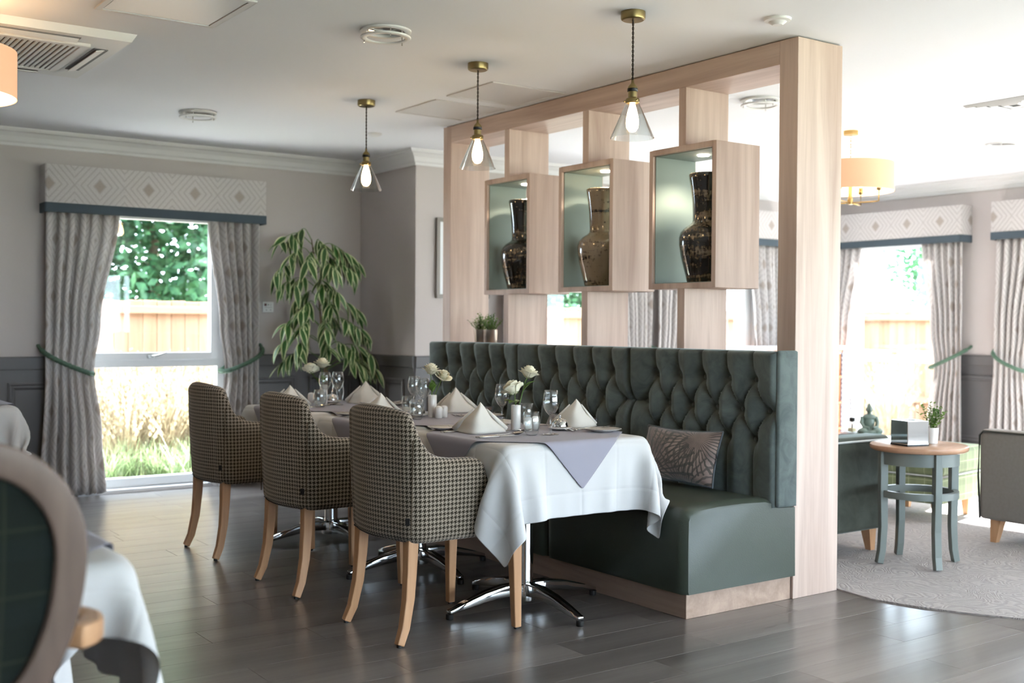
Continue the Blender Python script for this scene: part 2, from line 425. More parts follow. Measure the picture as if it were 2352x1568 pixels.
def segs(pairs, prof, name, mat):
    for i, (a, b) in enumerate(pairs): struct(run([a, b], prof, 0, name % (i+1), mat))
spans = [((-3.4, YB), (2.19, YB)), ((3.32, YB), (XC, YB)), ((XC, YB), (XC, YL)), ((XC, YL), (5.49, YL)), ((6.62, YL), (7.19, YL)), ((8.32, YL), (XR_, YL)),
         ((XR_, YL), (XR_, 7.355)), ((XR_, 6.225), (XR_, 5.43)), ((XR_, 4.3), (XR_, 3.4))]
segs(spans, rail, 'trim_1%02d', M_dado)
for i, (a, b) in enumerate(spans): struct(run([a, b], skirt, 0, 'baseboard_%d' % (i+1), M_dado))
board = [(0, .15), (.008, .15), (.008, .90), (0, .90)]
for i, (a, b) in enumerate(spans): struct(run([a, b], board, 0, 'trim_2%02d' % (i+1), M_dado))
def panel(wall, a, b, z0=.24, z1=.835):
    """raised picture-frame moulding between wall points a and b (room on the right of travel)"""
    A, B = Vector((a[0], a[1], 0)), Vector((b[0], b[1], 0)); d = (B-A).normalized(); n = Vector((d.y, -d.x, 0)); L = (B-A).length
    pr = [(0, .008), (0, .026), (.012, .03), (.02, .02), (.034, .022), (.046, .012), (.05, .008)]
    mb = MB(); rings = []
    for cx, cz, sx, sz in ((0, z0, 1, 1), (L, z0, -1, 1), (L, z1, -1, -1), (0, z1, 1, -1)):
        rings.append([tuple(A+d*(cx+sx*o)+n*h+Vector((0, 0, cz+sz*o))) for o, h in pr])
    mb.loft(rings+[rings[0]], closed=False, cap=False)
    return mb.build('panel_moulding', M_dado, wall)
for a, b in ((-.1, .75), (.87, 1.62), (1.72, 2.10), (3.42, 3.894), (4.017, 4.40)): panel(w_back, (a, YB), (b, YB))
for a, b in ((8.445, 8.174), (8.058, 7.756)): panel(w_ret, (XC, a), (XC, b))
for a, b in ((4.6, 5.35), (6.7, 7.1), (8.45, 9.2)): panel(w_lounge, (a, YL), (b, YL))
for a, b in ((6.13, 5.53), (4.2, 3.55)): panel(w_right, (XR_, a), (XR_, b))

# ---------------------------------------------------------------- windows, in a local frame: x along the wall, y outwards, z up
def window(n, loc, rz, full=True):
    e = thing('window_%d' % n, None, None, loc, rz); struct(e)
    y0, y1 = .05, .12; f = MB(); hw = HW
    f.box(-hw, -hw+.055, y0, y1, .03, ZO-.01); f.box(hw-.055, hw, y0, y1, .03, ZO-.01); f.box(-hw+.055, hw-.055, y0, y1, ZO-.065, ZO-.01)
    f.box(-hw+.055, hw-.055, y0, y1, .03, .10); f.box(-hw+.055, hw-.055, y0, y1, .93, .985)
    f.build('window_frame', M_upvc, e, bevel=.004)
    s = MB(); a = hw-.055; s.box(-a, -a+.06, y0-.015, y1-.02, .985, 2.095); s.box(a-.06, a, y0-.015, y1-.02, .985, 2.095)
    s.box(-a+.06, a-.06, y0-.015, y1-.02, .985, 1.04); s.box(-a+.06, a-.06, y0-.015, y1-.02, 2.04, 2.095); s.build('sash', M_upvc, e, bevel=.004)
    MB().box(-a+.06, a-.06, .078, .084, 1.04, 2.04).build('window_pane', M_pane, e)
    MB().box(-a, a, .078, .084, .10, .93).build('window_pane', M_pane, e)
    h = MB().box(-.045, .005, .02, .034, .998, 1.022).tube([(-.02, .02, 1.012), (.03, .012, 1.02), (.10, .012, 1.045)], [.006, .006, .004], 8); h.build('window_handle', M_steel, e, smooth=True, angle=.6)
    MB().box(-hw, hw, -.03, .05, .0, .03).build('window_sill', M_upvc, e, bevel=.004)
    MB().box(-hw-.03, hw+.03, .125, .36, -.02, .03).build('outer_sill', M_upvc, e, bevel=.004)
    for sx in (-1, 1): MB().box(sx*hw-.004, sx*hw+.004, .0, .05, .03, ZO).build('reveal_trim', M_upvc, e)
    return e
def added_window(n, loc, rz, hw):
    e = thing('window_%d' % n, None, None, loc, rz); struct(e); f = MB()
    f.box(-hw, -hw+.06, .06, .13, .3, ZO); f.box(hw-.06, hw, .06, .13, .3, ZO); f.box(-hw+.06, hw-.06, .06, .13, ZO-.06, ZO); f.box(-hw+.06, hw-.06, .06, .13, .3, .36); f.box(-.03, .03, .06, .13, .36, ZO-.06)
    f.build('window_frame', M_upvc, e)
    for s in (-1, 1): MB().box(min(s*.03, s*(hw-.06)), max(s*.03, s*(hw-.06)), .09, .096, .36, ZO-.06).build('window_pane', M_pane, e)
WIN = [((2.755, YB, 0), 0), ((6.055, YL, 0), 0), ((7.755, YL, 0), 0), ((XR_, 6.79, 0), -PI/2), ((XR_, 4.865, 0), -PI/2)]
for i, (l, rz) in enumerate(WIN): window(i+1, l, rz)
for i, c in enumerate(REAR): added_window(20+i, (c, -3.4, 0), PI, .9)  # unseen rear windows, added to let in daylight from behind the camera
for i, c in enumerate(RBIG): added_window(40+i, (XR_, c, 0), -PI/2, .9)  # side windows out of view, made wide to brighten the lounge

def make_curtain(side, seed):
    rr = random.Random(seed); ph = [rr.uniform(0, 6.28) for _ in range(4)]
    if side < 0:
        xl = [(0, -.845), (.95, -.805), (2.07, -.80)]; xr = [(0, -.39), (.45, -.425), (.93, -.478), (1.25, -.435), (2.07, -.295)]
    else:
        xl = [(0, .40), (.45, .47), (.90, .517), (1.25, .475), (2.07, .375)]; xr = [(0, .815), (.95, .795), (2.07, .80)]
    def fn(u, t):
        z = .022+t*2.04; a, b = smooth_pts(z, xl), smooth_pts(z, xr)
        wst = math.exp(-((z-.95)/.22)**2); A = (.028+.016*(1-t))*(1-.5*wst)
        q = 2*PI*6.3*(u+.012*math.sin(7*u+ph[0]+z*1.1)); s = math.sin(q+ph[1]); s = math.copysign(abs(s)**.85, s)
        s2 = math.sin(q*.5+ph[2]+z*.8)
        return (a+(b-a)*(u+.012*math.sin(2*q+ph[3])), -.095+A*s*(1+.3*s2)+.012*math.sin(z*3+ph[0])*(1-t), z+.012*math.sin(q)*(1-t)**6)
    return MB().grid(fn, 120, 34, uvfn=lambda u, t: (u*1.25, t*2.05))
def make_rope(side):
    """twisted tie-back rope with its hook"""
    e = [(-.815*-side*-1, 0, 0)]
    s = side; P = [(s*.835, -.012, 1.10), (s*.83, -.06, 1.075), (s*.80, -.135, 1.035), (s*.72, -.175, .985), (s*.62, -.18, .94), (s*.53, -.165, .905), (s*.485, -.115, .895), (s*.50, -.05, .905), (s*.60, -.03, .95)]
    C = []
    for i in range(len(P)-1):
        p0, p1, p2, p3 = [Vector(P[max(0, min(len(P)-1, i+d))]) for d in (-1, 0, 1, 2)]
        for k in range(10):
            t = k/10; C.append(.5*((2*p1)+(p2-p0)*t+(2*p0-5*p1+4*p2-p3)*t*t+(3*p1-p0-3*p2+p3)*t**3))
    C.append(Vector(P[-1])); mb = MB()
    for j in range(3):
        Q = []; L = 0
        for i, c in enumerate(C):
            t = (C[min(i+1, len(C)-1)]-C[max(i-1, 0)]).normalized(); a = t.cross(Vector((0, 0, 1))).normalized(); b = a.cross(t)
            if i: L += (c-C[i-1]).length
            an = L*130+j*2*PI/3; k = .0095 if L > .07 else .003
            Q.append(c+a*(k*math.cos(an))+b*(k*math.sin(an)))
        mb.tube(Q, .0105, 6)
    return mb
CUR = {(-1, 0): make_curtain(-1, 3), (1, 0): make_curtain(1, 8), (-1, 1): make_curtain(-1, 21), (1, 1): make_curtain(1, 34)}
ROPE = {s: make_rope(s) for s in (-1, 1)}
def valance(loc, rz, label, group):
    e = thing('pelmet', label, 'pelmet', loc, rz, group)
    for nm, z0, z1, m in (('pelmet_fabric', 2.105, 2.375, M_damask), ('border_band', 2.04, 2.107, M_teal)):
        g = .003 if nm == 'border_band' else 0
        b = MB(); X, D = .815+g, .16+g
        for (xa, ya), (xb, yb), u0 in (((-X, -.004), (-X, -D), 0), ((-X, -D), (X, -D), .16), ((X, -D), (X, -.004), 1.79)):
            L = math.hypot(xb-xa, yb-ya)
            b.grid(lambda u, t, xa=xa, ya=ya, xb=xb, yb=yb: (xa+(xb-xa)*u, ya+(yb-ya)*u, z0+(z1-z0)*t), 6, 1, uvfn=lambda u, t, u0=u0, L=L: (u0+L*u, z0+(z1-z0)*t-2.035))
        b.build(nm, m, e, solid=.012)
    MB().box(-.80, .80, -.15, -.004, 2.345, 2.36).build('pelmet_board', M_trimw, e)
    return e
dress = [(0, 'patterned box pelmet with teal band over the dining window', 'dining', 'the dining window'), (1, 'patterned box pelmet on the lounge wall, half hidden behind the left vase niche', 'loungeA', 'the lounge window behind the left niches'),
         (2, 'patterned box pelmet at the right end of the lounge wall behind the wooden divider', 'loungeB', 'the lounge window behind the right niche'), (3, 'pale box pelmet with teal band beside the drum pendant lamp', 'sideA', 'the window right of the oak post'),
         (4, 'pale box pelmet cut off by the right picture edge', 'sideB', 'the window at the right picture edge')]
for i, lab, g, where in dress:
    l, rz = WIN[i]; valance(l, rz, lab, 'pelmets over the windows')
    for s in (-1, 1):
        if i == 4 and s == 1: continue
        sd_ = 'left' if s < 0 else 'right'
        o = CUR[(s, i % 2)].build('curtain', M_damask, None, smooth=True, solid=.003, loc=(l[0], l[1], 0 if i == 0 else .008), rot=(0, 0, rz))
        tag(o, 'tied-back pale patterned curtain on the %s of %s' % (sd_, where), 'curtain', 'patterned curtains')
        o = ROPE[s].build('curtain_tieback', M_rope, None, smooth=True, loc=l, rot=(0, 0, rz))
        tag(o, 'green twisted rope tie-back round the %s curtain of %s' % (sd_, where), 'tie-back', 'curtain tie-backs')

# ---------------------------------------------------------------- outdoors
struct(MB().box(-30, 45, -30, 45, -.4, -.14).build('ground', plain('lawn_ground', 'a3a38c', .95, var=.25, scale=3)))
M_pave = plain('pale_paving', 'd2cec8', .8, var=.08, scale=6)
struct(MB().box(-6, 13, 7.9, 9.5, -.16, -.06).build('patio', M_pave)); struct(MB().box(9.65, 11.2, -6, 7.9, -.16, -.06).build('patio_side', M_pave))
M_fence = wood('fence_pine', '7a5c45', '977660', 2, .7, scale=6, rndcol=.2)
M_fencerail = wood('fence_rail_pine', '7a5c45', '977660', 0, .7, scale=6)
def fence(loc, rz, n, label):
    e = thing('board_fence', label, 'fence', loc, rz)
    bm_ = MB().box(0, .142, 0, .02, 0, 1.62).build('board', M_fence, e, bevel=.003, bseg=1)
    for i in range(n):
        o = bm_ if i == 0 else bm_.copy()
        if i: COL.objects.link(o); o.parent = e
        o.location = (i*.146, R.uniform(-.004, .004), -.13+R.uniform(-.008, .008))
    L = n*.146
    for z in (.25, 1.36): MB().box(0, L, -.075, -.005, z, z+.075).build('fence_rail', M_fencerail, e, bevel=.004)
    return e
fence((-2.5, 11.6, 0), 0, 118, 'pine board fence with a ledge rail beyond the dining window')
fence((13.4, 11.4, 0), -PI/2, 66, 'pine board fence seen through the window right of the oak post')
def crown(seed, n, rx, ry, rz, size):
    r = random.Random(seed); mb = MB(); cl = [(r.uniform(-1, 1)*rx*.75, r.uniform(-1, 1)*ry*.75, r.uniform(-.9, .9)*rz) for _ in range(26)]
    for _ in range(n):
        c = r.choice(cl); d = Vector((r.gauss(0, 1), r.gauss(0, 1), r.gauss(0, 1))).normalized()*(r.random()**.4)*rx*.42
        p = Vector(c)+d; a = Vector((r.gauss(0, 1), r.gauss(0, 1), r.gauss(0, .7))).normalized(); b = a.cross(Vector((r.gauss(0, 1), r.gauss(0, 1), r.gauss(0, 1)))).normalized(); s = size*r.uniform(.6, 1.3)
        mb.add([p-a*s, p+b*s*.5, p+a*s, p-b*s*.5], [(0, 1, 2, 3)])
    return mb
crowns = [crown(s, 11000, 2.0, 1.6, 2.0, .085) for s in (1, 2)]; crown_obs = [None, None]
tl = ['tall leafy tree behind the fence, left part of the dining window', 'dense dark tree behind the fence in the middle of the dining window', 'loose tree behind the fence at the right of the dining window', 'tree above the fence seen under the left vase niche', 'tree above the fence seen through the divider on the right',
      'pale tree seen through the window right of the oak post', 'bushy tree behind the side fence', 'tree behind the side fence near the right picture edge']
for i, (x, y, z, s) in enumerate([(3.0, 14.6, 2.6, 1.0), (4.9, 15.2, 2.5, 1.05), (6.9, 15.6, 2.7, 1.0), (9.6, 14.8, 2.3, .9), (12.2, 15.0, 2.4, .95), (17.2, 10.8, 1.9, .75), (18.2, 8.6, 1.9, .75), (18.0, 5.6, 1.8, .75)]):
    e = thing('tree', tl[i], 'tree', (x, y, -.14), R.uniform(0, 6), 'trees beyond the fences'); e.scale = (s, s, s)
    if crown_obs[i % 2] is None: c = crown_obs[i % 2] = crowns[i % 2].build('crown', M_tree, e)
    else: c = crown_obs[i % 2].copy(); COL.objects.link(c); c.parent = e
    c.location = (0, 0, z+.1); c.rotation_euler = (0, 0, i)
    MB().tube([(0, 0, 0), (.03, .02, 1.2), (-.03, 0, 2.6)], [.13, .10, .06], 8).build('trunk', M_bark, e, smooth=True)
def clump(seed, n, h, spread, plume):
    r = random.Random(seed); mb = MB()
    for _ in range(n):
        a = r.uniform(0, 2*PI); hh = h*r.uniform(.6, 1.1); lean = spread*r.uniform(.1, 1); wv = r.uniform(.003, .007); bx, by = r.gauss(0, .05), r.gauss(0, .05); pts = []
        for k in range(5):
            t = k/4; rad = lean*t**1.8; pts.append(Vector((bx+rad*math.cos(a), by+rad*math.sin(a), hh*(t-.18*t*t*lean/spread))))
        side = Vector((-math.sin(a), math.cos(a), 0)); v = []
        for k, p in enumerate(pts): v += [p-side*wv*(1-.8*k/4), p+side*wv*(1-.8*k/4)]
        mb.add(v, [(2*k, 2*k+1, 2*k+3, 2*k+2) for k in range(4)])
        if r.random() < plume:
            p, q = pts[3], pts[4]; d = (q-p)
            for m in range(5):
                c = p+d*(m/4*1.25); s = .022*(1-m/6); mb.add([c-side*s, c+Vector((0, 0, -s)), c+side*s, c+Vector((0, 0, s*1.5))], [(0, 1, 2, 3)])
    return mb
g1, g2, g3 = clump(5, 150, 1.05, .55, .6), clump(6, 140, .95, .5, .6), clump(7, 120, .42, .4, 0)
gp = [((3.1+.36*(i % 5)+R.uniform(-.1, .1), 10.15+.34*(i//5)+R.uniform(-.1, .1)), i) for i in range(15)]
for (x, y), i in gp:
    o = (g1 if i % 2 else g2).build('feather_grass', M_straw, None, loc=(x, y, -.14), rot=(0, 0, R.uniform(0, 6)))
    tag(o, 'straw-coloured feather grass clump in the bed outside the dining window', 'grass', 'feather grasses in the bed')
for i in range(9):
    o = g3.build('green_grass', M_lawn, None, loc=(2.75+.2*i+R.uniform(-.06, .06), 9.75+R.uniform(-.15, .2), -.14), rot=(0, 0, R.uniform(0, 6)))
    tag(o, 'low green grass tuft at the front of the bed outside the dining window', 'grass', 'green tufts in the bed')
for i, (x, y) in enumerate([(11.8, 8.6), (12.3, 7.9), (12.7, 5.9), (12.4, 9.2)]):
    o = (g2 if i % 2 else g1).build('feather_grass', M_straw, None, loc=(x, y, -.14), rot=(0, 0, i))
    tag(o, 'pale grass clump before the side fence, seen past the statue', 'grass', 'grass clumps before the side fence')
bu = crown(9, 500, .5, .5, .4, .06).build('garden_shrub', M_bush, None, loc=(11.9, 6.9, .25)); tag(bu, 'green garden shrub outside, seen above the mirrored tissue box', 'shrub')
# ---------------------------------------------------------------- oak room divider with three vase niches
PX0, PX1, PY0, PY1 = 4.118, 4.435, 3.518, 6.61
UPS = [(4.255, 4.308), (5.046, 5.10), (5.832, 5.884)]
dv = thing('room_divider', 'tall pale oak room divider with open vase niches behind the banquette', 'room divider', (0, 0, 0))
for y0, y1 in ((PY0, 3.629), (6.515, PY1)): MB().box(PX0, PX1, y0, y1, 0, CZ-.006).build('post', M_oak, dv, bevel=.002, bseg=1)
MB().box(PX0, PX1, 3.629, 6.515, 2.50, CZ-.006).build('top_beam', M_oakh, dv, bevel=.002, bseg=1)
MB().box(PX0, PX1, 3.629, 6.515, 0, 1.125).build('lower_panel', M_oakh, dv, bevel=.002, bseg=1)
NZ0, NZ1, NHW, NT = 1.463, 2.20, .247, .028
for (a, b) in UPS:
    yc = (a+b)/2
    MB().box(PX0+.002, PX1-.004, a, b, 1.125, NZ0).build('upright', M_oak, dv, bevel=.0015, bseg=1)
    MB().box(PX0+.002, PX1-.004, a, b, NZ1, 2.50).build('upright', M_oak, dv, bevel=.0015, bseg=1)
    n = MB(); y0, y1 = yc-NHW, yc+NHW; t = NT
    n.box(PX0, PX1, y0, y0+t, NZ0, NZ1); n.box(PX0, PX1, y1-t, y1, NZ0, NZ1); n.box(PX0, PX1, y0+t, y1-t, NZ0, NZ0+t); n.box(PX0, PX1, y0+t, y1-t, NZ1-t, NZ1)
    nb = n.build('niche', M_oak, dv, bevel=.0015, bseg=1)
    l = MB(); e = .004; ya, yb, za, zb = y0+t, y1-t, NZ0+t, NZ1-t; xa, xb = PX0+.02, PX1-.006
    l.box(xa, xb, ya, ya+e, za, zb); l.box(xa, xb, yb-e, yb, za, zb); l.box(xa, xb, ya+e, yb-e, za, za+e); l.box(xa, xb, ya+e, yb-e, zb-e, zb)
    l.build('sage_lining', M_green, nb)
    MB().lathe([(0, -.006), (.030, -.006), (.033, 0)], 20, (4.275, yc, zb-e)).build('niche_light', emit('niche_led', 'fff0d8', 14), nb)
    ld = bpy.data.lights.new('niche_lamp', 'SPOT'); lo = bpy.data.objects.new('niche_lamp', ld); COL.objects.link(lo); lo.parent = nb
    ld.energy = 13; ld.color = (1, .86, .68); ld.spot_size = 2.3; ld.spot_blend = .8; ld.shadow_soft_size = .03; lo.location = (4.275, yc, zb-e-.012)

vprof = [(0, 0), (.098, 0), (.103, .008), (.116, .06), (.136, .14), (.145, .20), (.1455, .235), (.138, .262), (.118, .286), (.092, .303), (.078, .314), (.0745, .33), (.0745, .36), (.077, .42), (.085, .49), (.094, .545), (.0965, .564), (.093, .57), (.088, .56), (.08, .50), (.07, .42), (.064, .33)]
for (a, b), th, lab, cx, dy in zip(UPS, (.455, .565, .455), ('near vase: tall black glazed vase with brown streaks in the right-hand niche', 'taupe brown glazed vase with few dark bands in the middle niche', 'black glazed vase with brown streaks in the left-hand far niche'), (4.275, 4.275, 4.275), (-.03, .03, .03)):
    o = MB().lathe(vprof, 40, cap=False).build('tall_vase', glaze('vase_glaze_%d' % int(a*10), th), None, smooth=True, loc=(cx, (a+b)/2+dy, NZ0+NT+.0045), rot=(0, 0, a*9))
    tag(o, lab, 'vase', 'glazed vases in the niches')

# two little potted herbs on the divider ledge
def herb(seed, n, r0, h, leaf=.010):
    r = random.Random(seed); mb = MB()
    for _ in range(n):
        a = r.uniform(0, 2*PI); ln = r.uniform(.1, 1); top = Vector((math.cos(a)*r0*ln, math.sin(a)*r0*ln, h*r.uniform(.55, 1)*(1-.35*ln*ln)))
        base = Vector((math.cos(a)*r0*.2*ln, math.sin(a)*r0*.2*ln, -.01)); mb.tube([base, base.lerp(top, .5)+Vector((0, 0, .006)), top], .0009, 4)
        for k in range(9):
            t = .25+.75*k/8; p = base.lerp(top, t); an = r.uniform(0, 6.28); d = Vector((math.cos(an), math.sin(an), r.uniform(.1, .7))).normalized(); s = leaf*r.uniform(.7, 1.2)
            q = d.cross(Vector((0, 0, 1))).normalized(); mb.add([p, p+d*s*.8+q*s*.55, p+d*s*1.7, p+d*s*.8-q*s*.55], [(0, 1, 2, 3)])
    return mb
for i, (y, lab) in enumerate(((6.336, 'left of two small green herbs in brushed metal pots on the divider ledge'), (6.215, 'right of two small green herbs in brushed metal pots on the divider ledge'))):
    e = thing('potted_herb', lab, 'potted plant', (4.25, y, 1.125), 0, 'potted herbs on the ledge')
    MB().lathe([(0, 0), (.036, 0), (.038, .004), (.046, .105), (.0465, .11), (.043, .11), (.041, .095), (0, .095)], 24).build('pot', M_metalpot, e, smooth=True, angle=.7)
    herb(40+i, 46, .085, .125).build('foliage', M_bush, e, loc=(0, 0, .10))

# ---------------------------------------------------------------- banquette
bq = thing('banquette', 'long dark green banquette with deep-buttoned velvet back and leather seat', 'banquette', (0, 0, 0))
MB().box(3.445, PX0-.004, 3.53, 6.50, 0, .13).build('plinth', M_plinth, bq, bevel=.002, bseg=1)
SEC = [(3.475, 4.478), (4.484, 5.486), (5.492, 6.494)]
BCX0, BCX1, BZ0, BZ1 = 3.945, 4.085, .445, 1.165
def tuft_height(s, z, wd):
    """bulge of the buttoned back: s across the section (0..wd), z height"""
    pit = wd/6.05; rows = [(1.020, .5*(wd-5*pit)+.5*pit+.0, 5), (.878, .5*(wd-5*pit)+0*pit, 6), (.742, .5*(wd-5*pit)+.5*pit, 5)]
    B = []
    for zz, s0, n in rows: B.append([(s0+k*pit, zz) for k in range(n)])
    d = 9; db = 9
    for rw in B:
        for bx, bz in rw:
            q = math.hypot(s-bx, (z-bz)); db = min(db, q)
    def seg(ax, az, bx, bz):
        vx, vz = bx-ax, bz-az; t = max(0, min(1, ((s-ax)*vx+(z-az)*vz)/(vx*vx+vz*vz))); return math.hypot(s-ax-t*vx, z-az-t*vz)
    for u, l in ((B[0], B[1]), (B[2], B[1])):
        for bx, bz in u:
            for cx, cz in l:
                if abs(bx-cx) < pit*.6: d = min(d, seg(bx, bz, cx, cz))
    dv_ = 9
    for bx, bz in B[0]: dv_ = min(dv_, seg(bx, bz, bx, 1.3))
    for bx, bz in B[2]: dv_ = min(dv_, seg(bx, bz, bx, .3))
    dv_ = min(dv_, seg(B[1][0][0], .878, -.1, .878), seg(B[1][-1][0], .878, wd+.1, .878))
    q = min(d, dv_); h = .026*(1-math.exp(-q/.007))+.032*(1-math.exp(-(q/.05)**1.6))
    h *= 1-math.exp(-(db/.046)**1.7)
    return h-.022*math.exp(-(db/.024)**2)
def tuft_section(y0, y1):
    wd = y1-y0; nu, nv = 132, 88; mb = MB(); er = .030
    def fn(u, t):
        s = u*wd; z = BZ0+t*(BZ1-BZ0); h = tuft_height(s, z, wd)
        ed = min(s, wd-s); k = 1 if ed > er else math.sqrt(max(0, 1-((er-ed)/er)**2)); et = BZ1-z; kt = 1 if et > .03 else math.sqrt(max(0, 1-((.03-et)/.03)**2))
        x = 3.985-.012*(1.165-z)*(-1)-h*1.0
        base = 4.012
        return (base-(base-x)*min(k, kt), y1-s, z-.012*(1-kt))
    mb.grid(fn, nu, nv)
    # sides, top, back as a box behind the padded face
    mb.box(4.008, BCX1, y0, y1, BZ0, BZ1-.012)
    return mb
for (y0, y1) in SEC:
    o = tuft_section(y0, y1).build('backrest', M_velvet, bq, smooth=True, angle=.9)
    wd = y1-y0; pit = wd/6.05; bt = MB().sphere((0, 0, 0), .011, 10, 6, (.5, 1, 1))
    first = None
    for zz, s0, n in ((1.020, .5*(wd-5*pit)+.5*pit, 5), (.878, .5*(wd-5*pit), 6), (.742, .5*(wd-5*pit)+.5*pit, 5)):
        for k in range(n):
            if first is None: q = first = bt.build('button', M_velvet, o, smooth=True)
            else: q = first.copy(); COL.objects.link(q); q.parent = o
            q.location = (4.000, y1-(s0+k*pit), zz)
# padded end cap of the near section
cap = MB().box(3.952, BCX1, 3.468, 3.492, BZ0, BZ1-.006); cap.build('end_panel', M_velvet, bq, bevel=.012, smooth=True, bseg=3, angle=.6)
def seat(y0, y1, near):
    mb = MB(); pr = [(3.405, .115), (3.400, .13), (3.398, .30), (3.400, .43), (3.412, .468), (3.44, .488), (3.60, .497), (3.75, .498), (3.90, .492), (3.944, .48)]
    prb = pr+[(3.985, .44), (4.10, .435), (4.105, .115)]
    n = 40; rings = []
    for i in range(n+1):
        t = i/n; y = y0+(y1-y0)*t; k = min(1, min(t, 1-t)*(y1-y0)/.03); ins = .022*(1-math.sqrt(max(0, 1-(1-k)**2))) 
        puff = .008*math.sin(PI*t)
        rings.append([(x+ins*(1 if x < 3.6 else 0), y, z-(ins*.8 if z > .46 else 0)+(puff*math.sin(PI*(x-3.4)/.55) if z > .47 else 0)) for x, z in prb])
    return mb.loft(rings)
for i, (y0, y1) in enumerate(SEC):
    seat(y0+.02 if i == 0 else y0+.002, y1-.002, i == 0).build('seat', M_leather, bq, smooth=True, angle=.75)

def cushion(loc, rz, tilt, label, w=.46, h=.27):
    e = thing('cushion', label, 'cushion', loc, rz, 'cushions along the banquette'); mb = MB(); n = 22
    def sh(u, v):
        a, b = u*2-1, v*2-1; k = (1-abs(a)**2.6)*(1-abs(b)**2.6); pin = 1-.07*(1-abs(a)**1.5*0)*(b*b)*(1-a*a)-.0
        x = a*w/2*(1-.05*(1-b*b)); z = b*h/2*(1-.10*(1-a*a)); return x, z, .065*max(0, k)**.5
    for s in (-1, 1): mb.grid(lambda u, v, s=s: (sh(u, v)[0], s*sh(u, v)[2], sh(u, v)[1]), n, n, uvfn=lambda u, v: (u*w, v*h))
    b = mb.build('cover', M_cushion, e, smooth=True); b.rotation_euler = (tilt, 0, 0)
    P = [sh(t, 0) for t in np.linspace(0, 1, 16)]+[sh(1, t) for t in np.linspace(0, 1, 12)]+[sh(1-t, 1) for t in np.linspace(0, 1, 16)]+[sh(0, 1-t) for t in np.linspace(0, 1, 12)]
    q = MB().tube([(p[0], 0, p[1]) for p in P], .0045, 6).build('piping', plain('slate_piping', '5a6066', .7), e, smooth=True); q.rotation_euler = (tilt, 0, 0)
    return e
cushion((3.815, 3.965, .645), -PI/2+.12, -.30, 'palm-print velvet cushion at the near end of the banquette, beside the white tablecloth')
cushion((3.83, 4.86, .645), -PI/2-.1, -.30, 'palm-print cushion half hidden behind the glasses of the near table')
cushion((3.83, 5.86, .645), -PI/2, -.30, 'dark cushion peeking up behind the middle table by the far flowers')

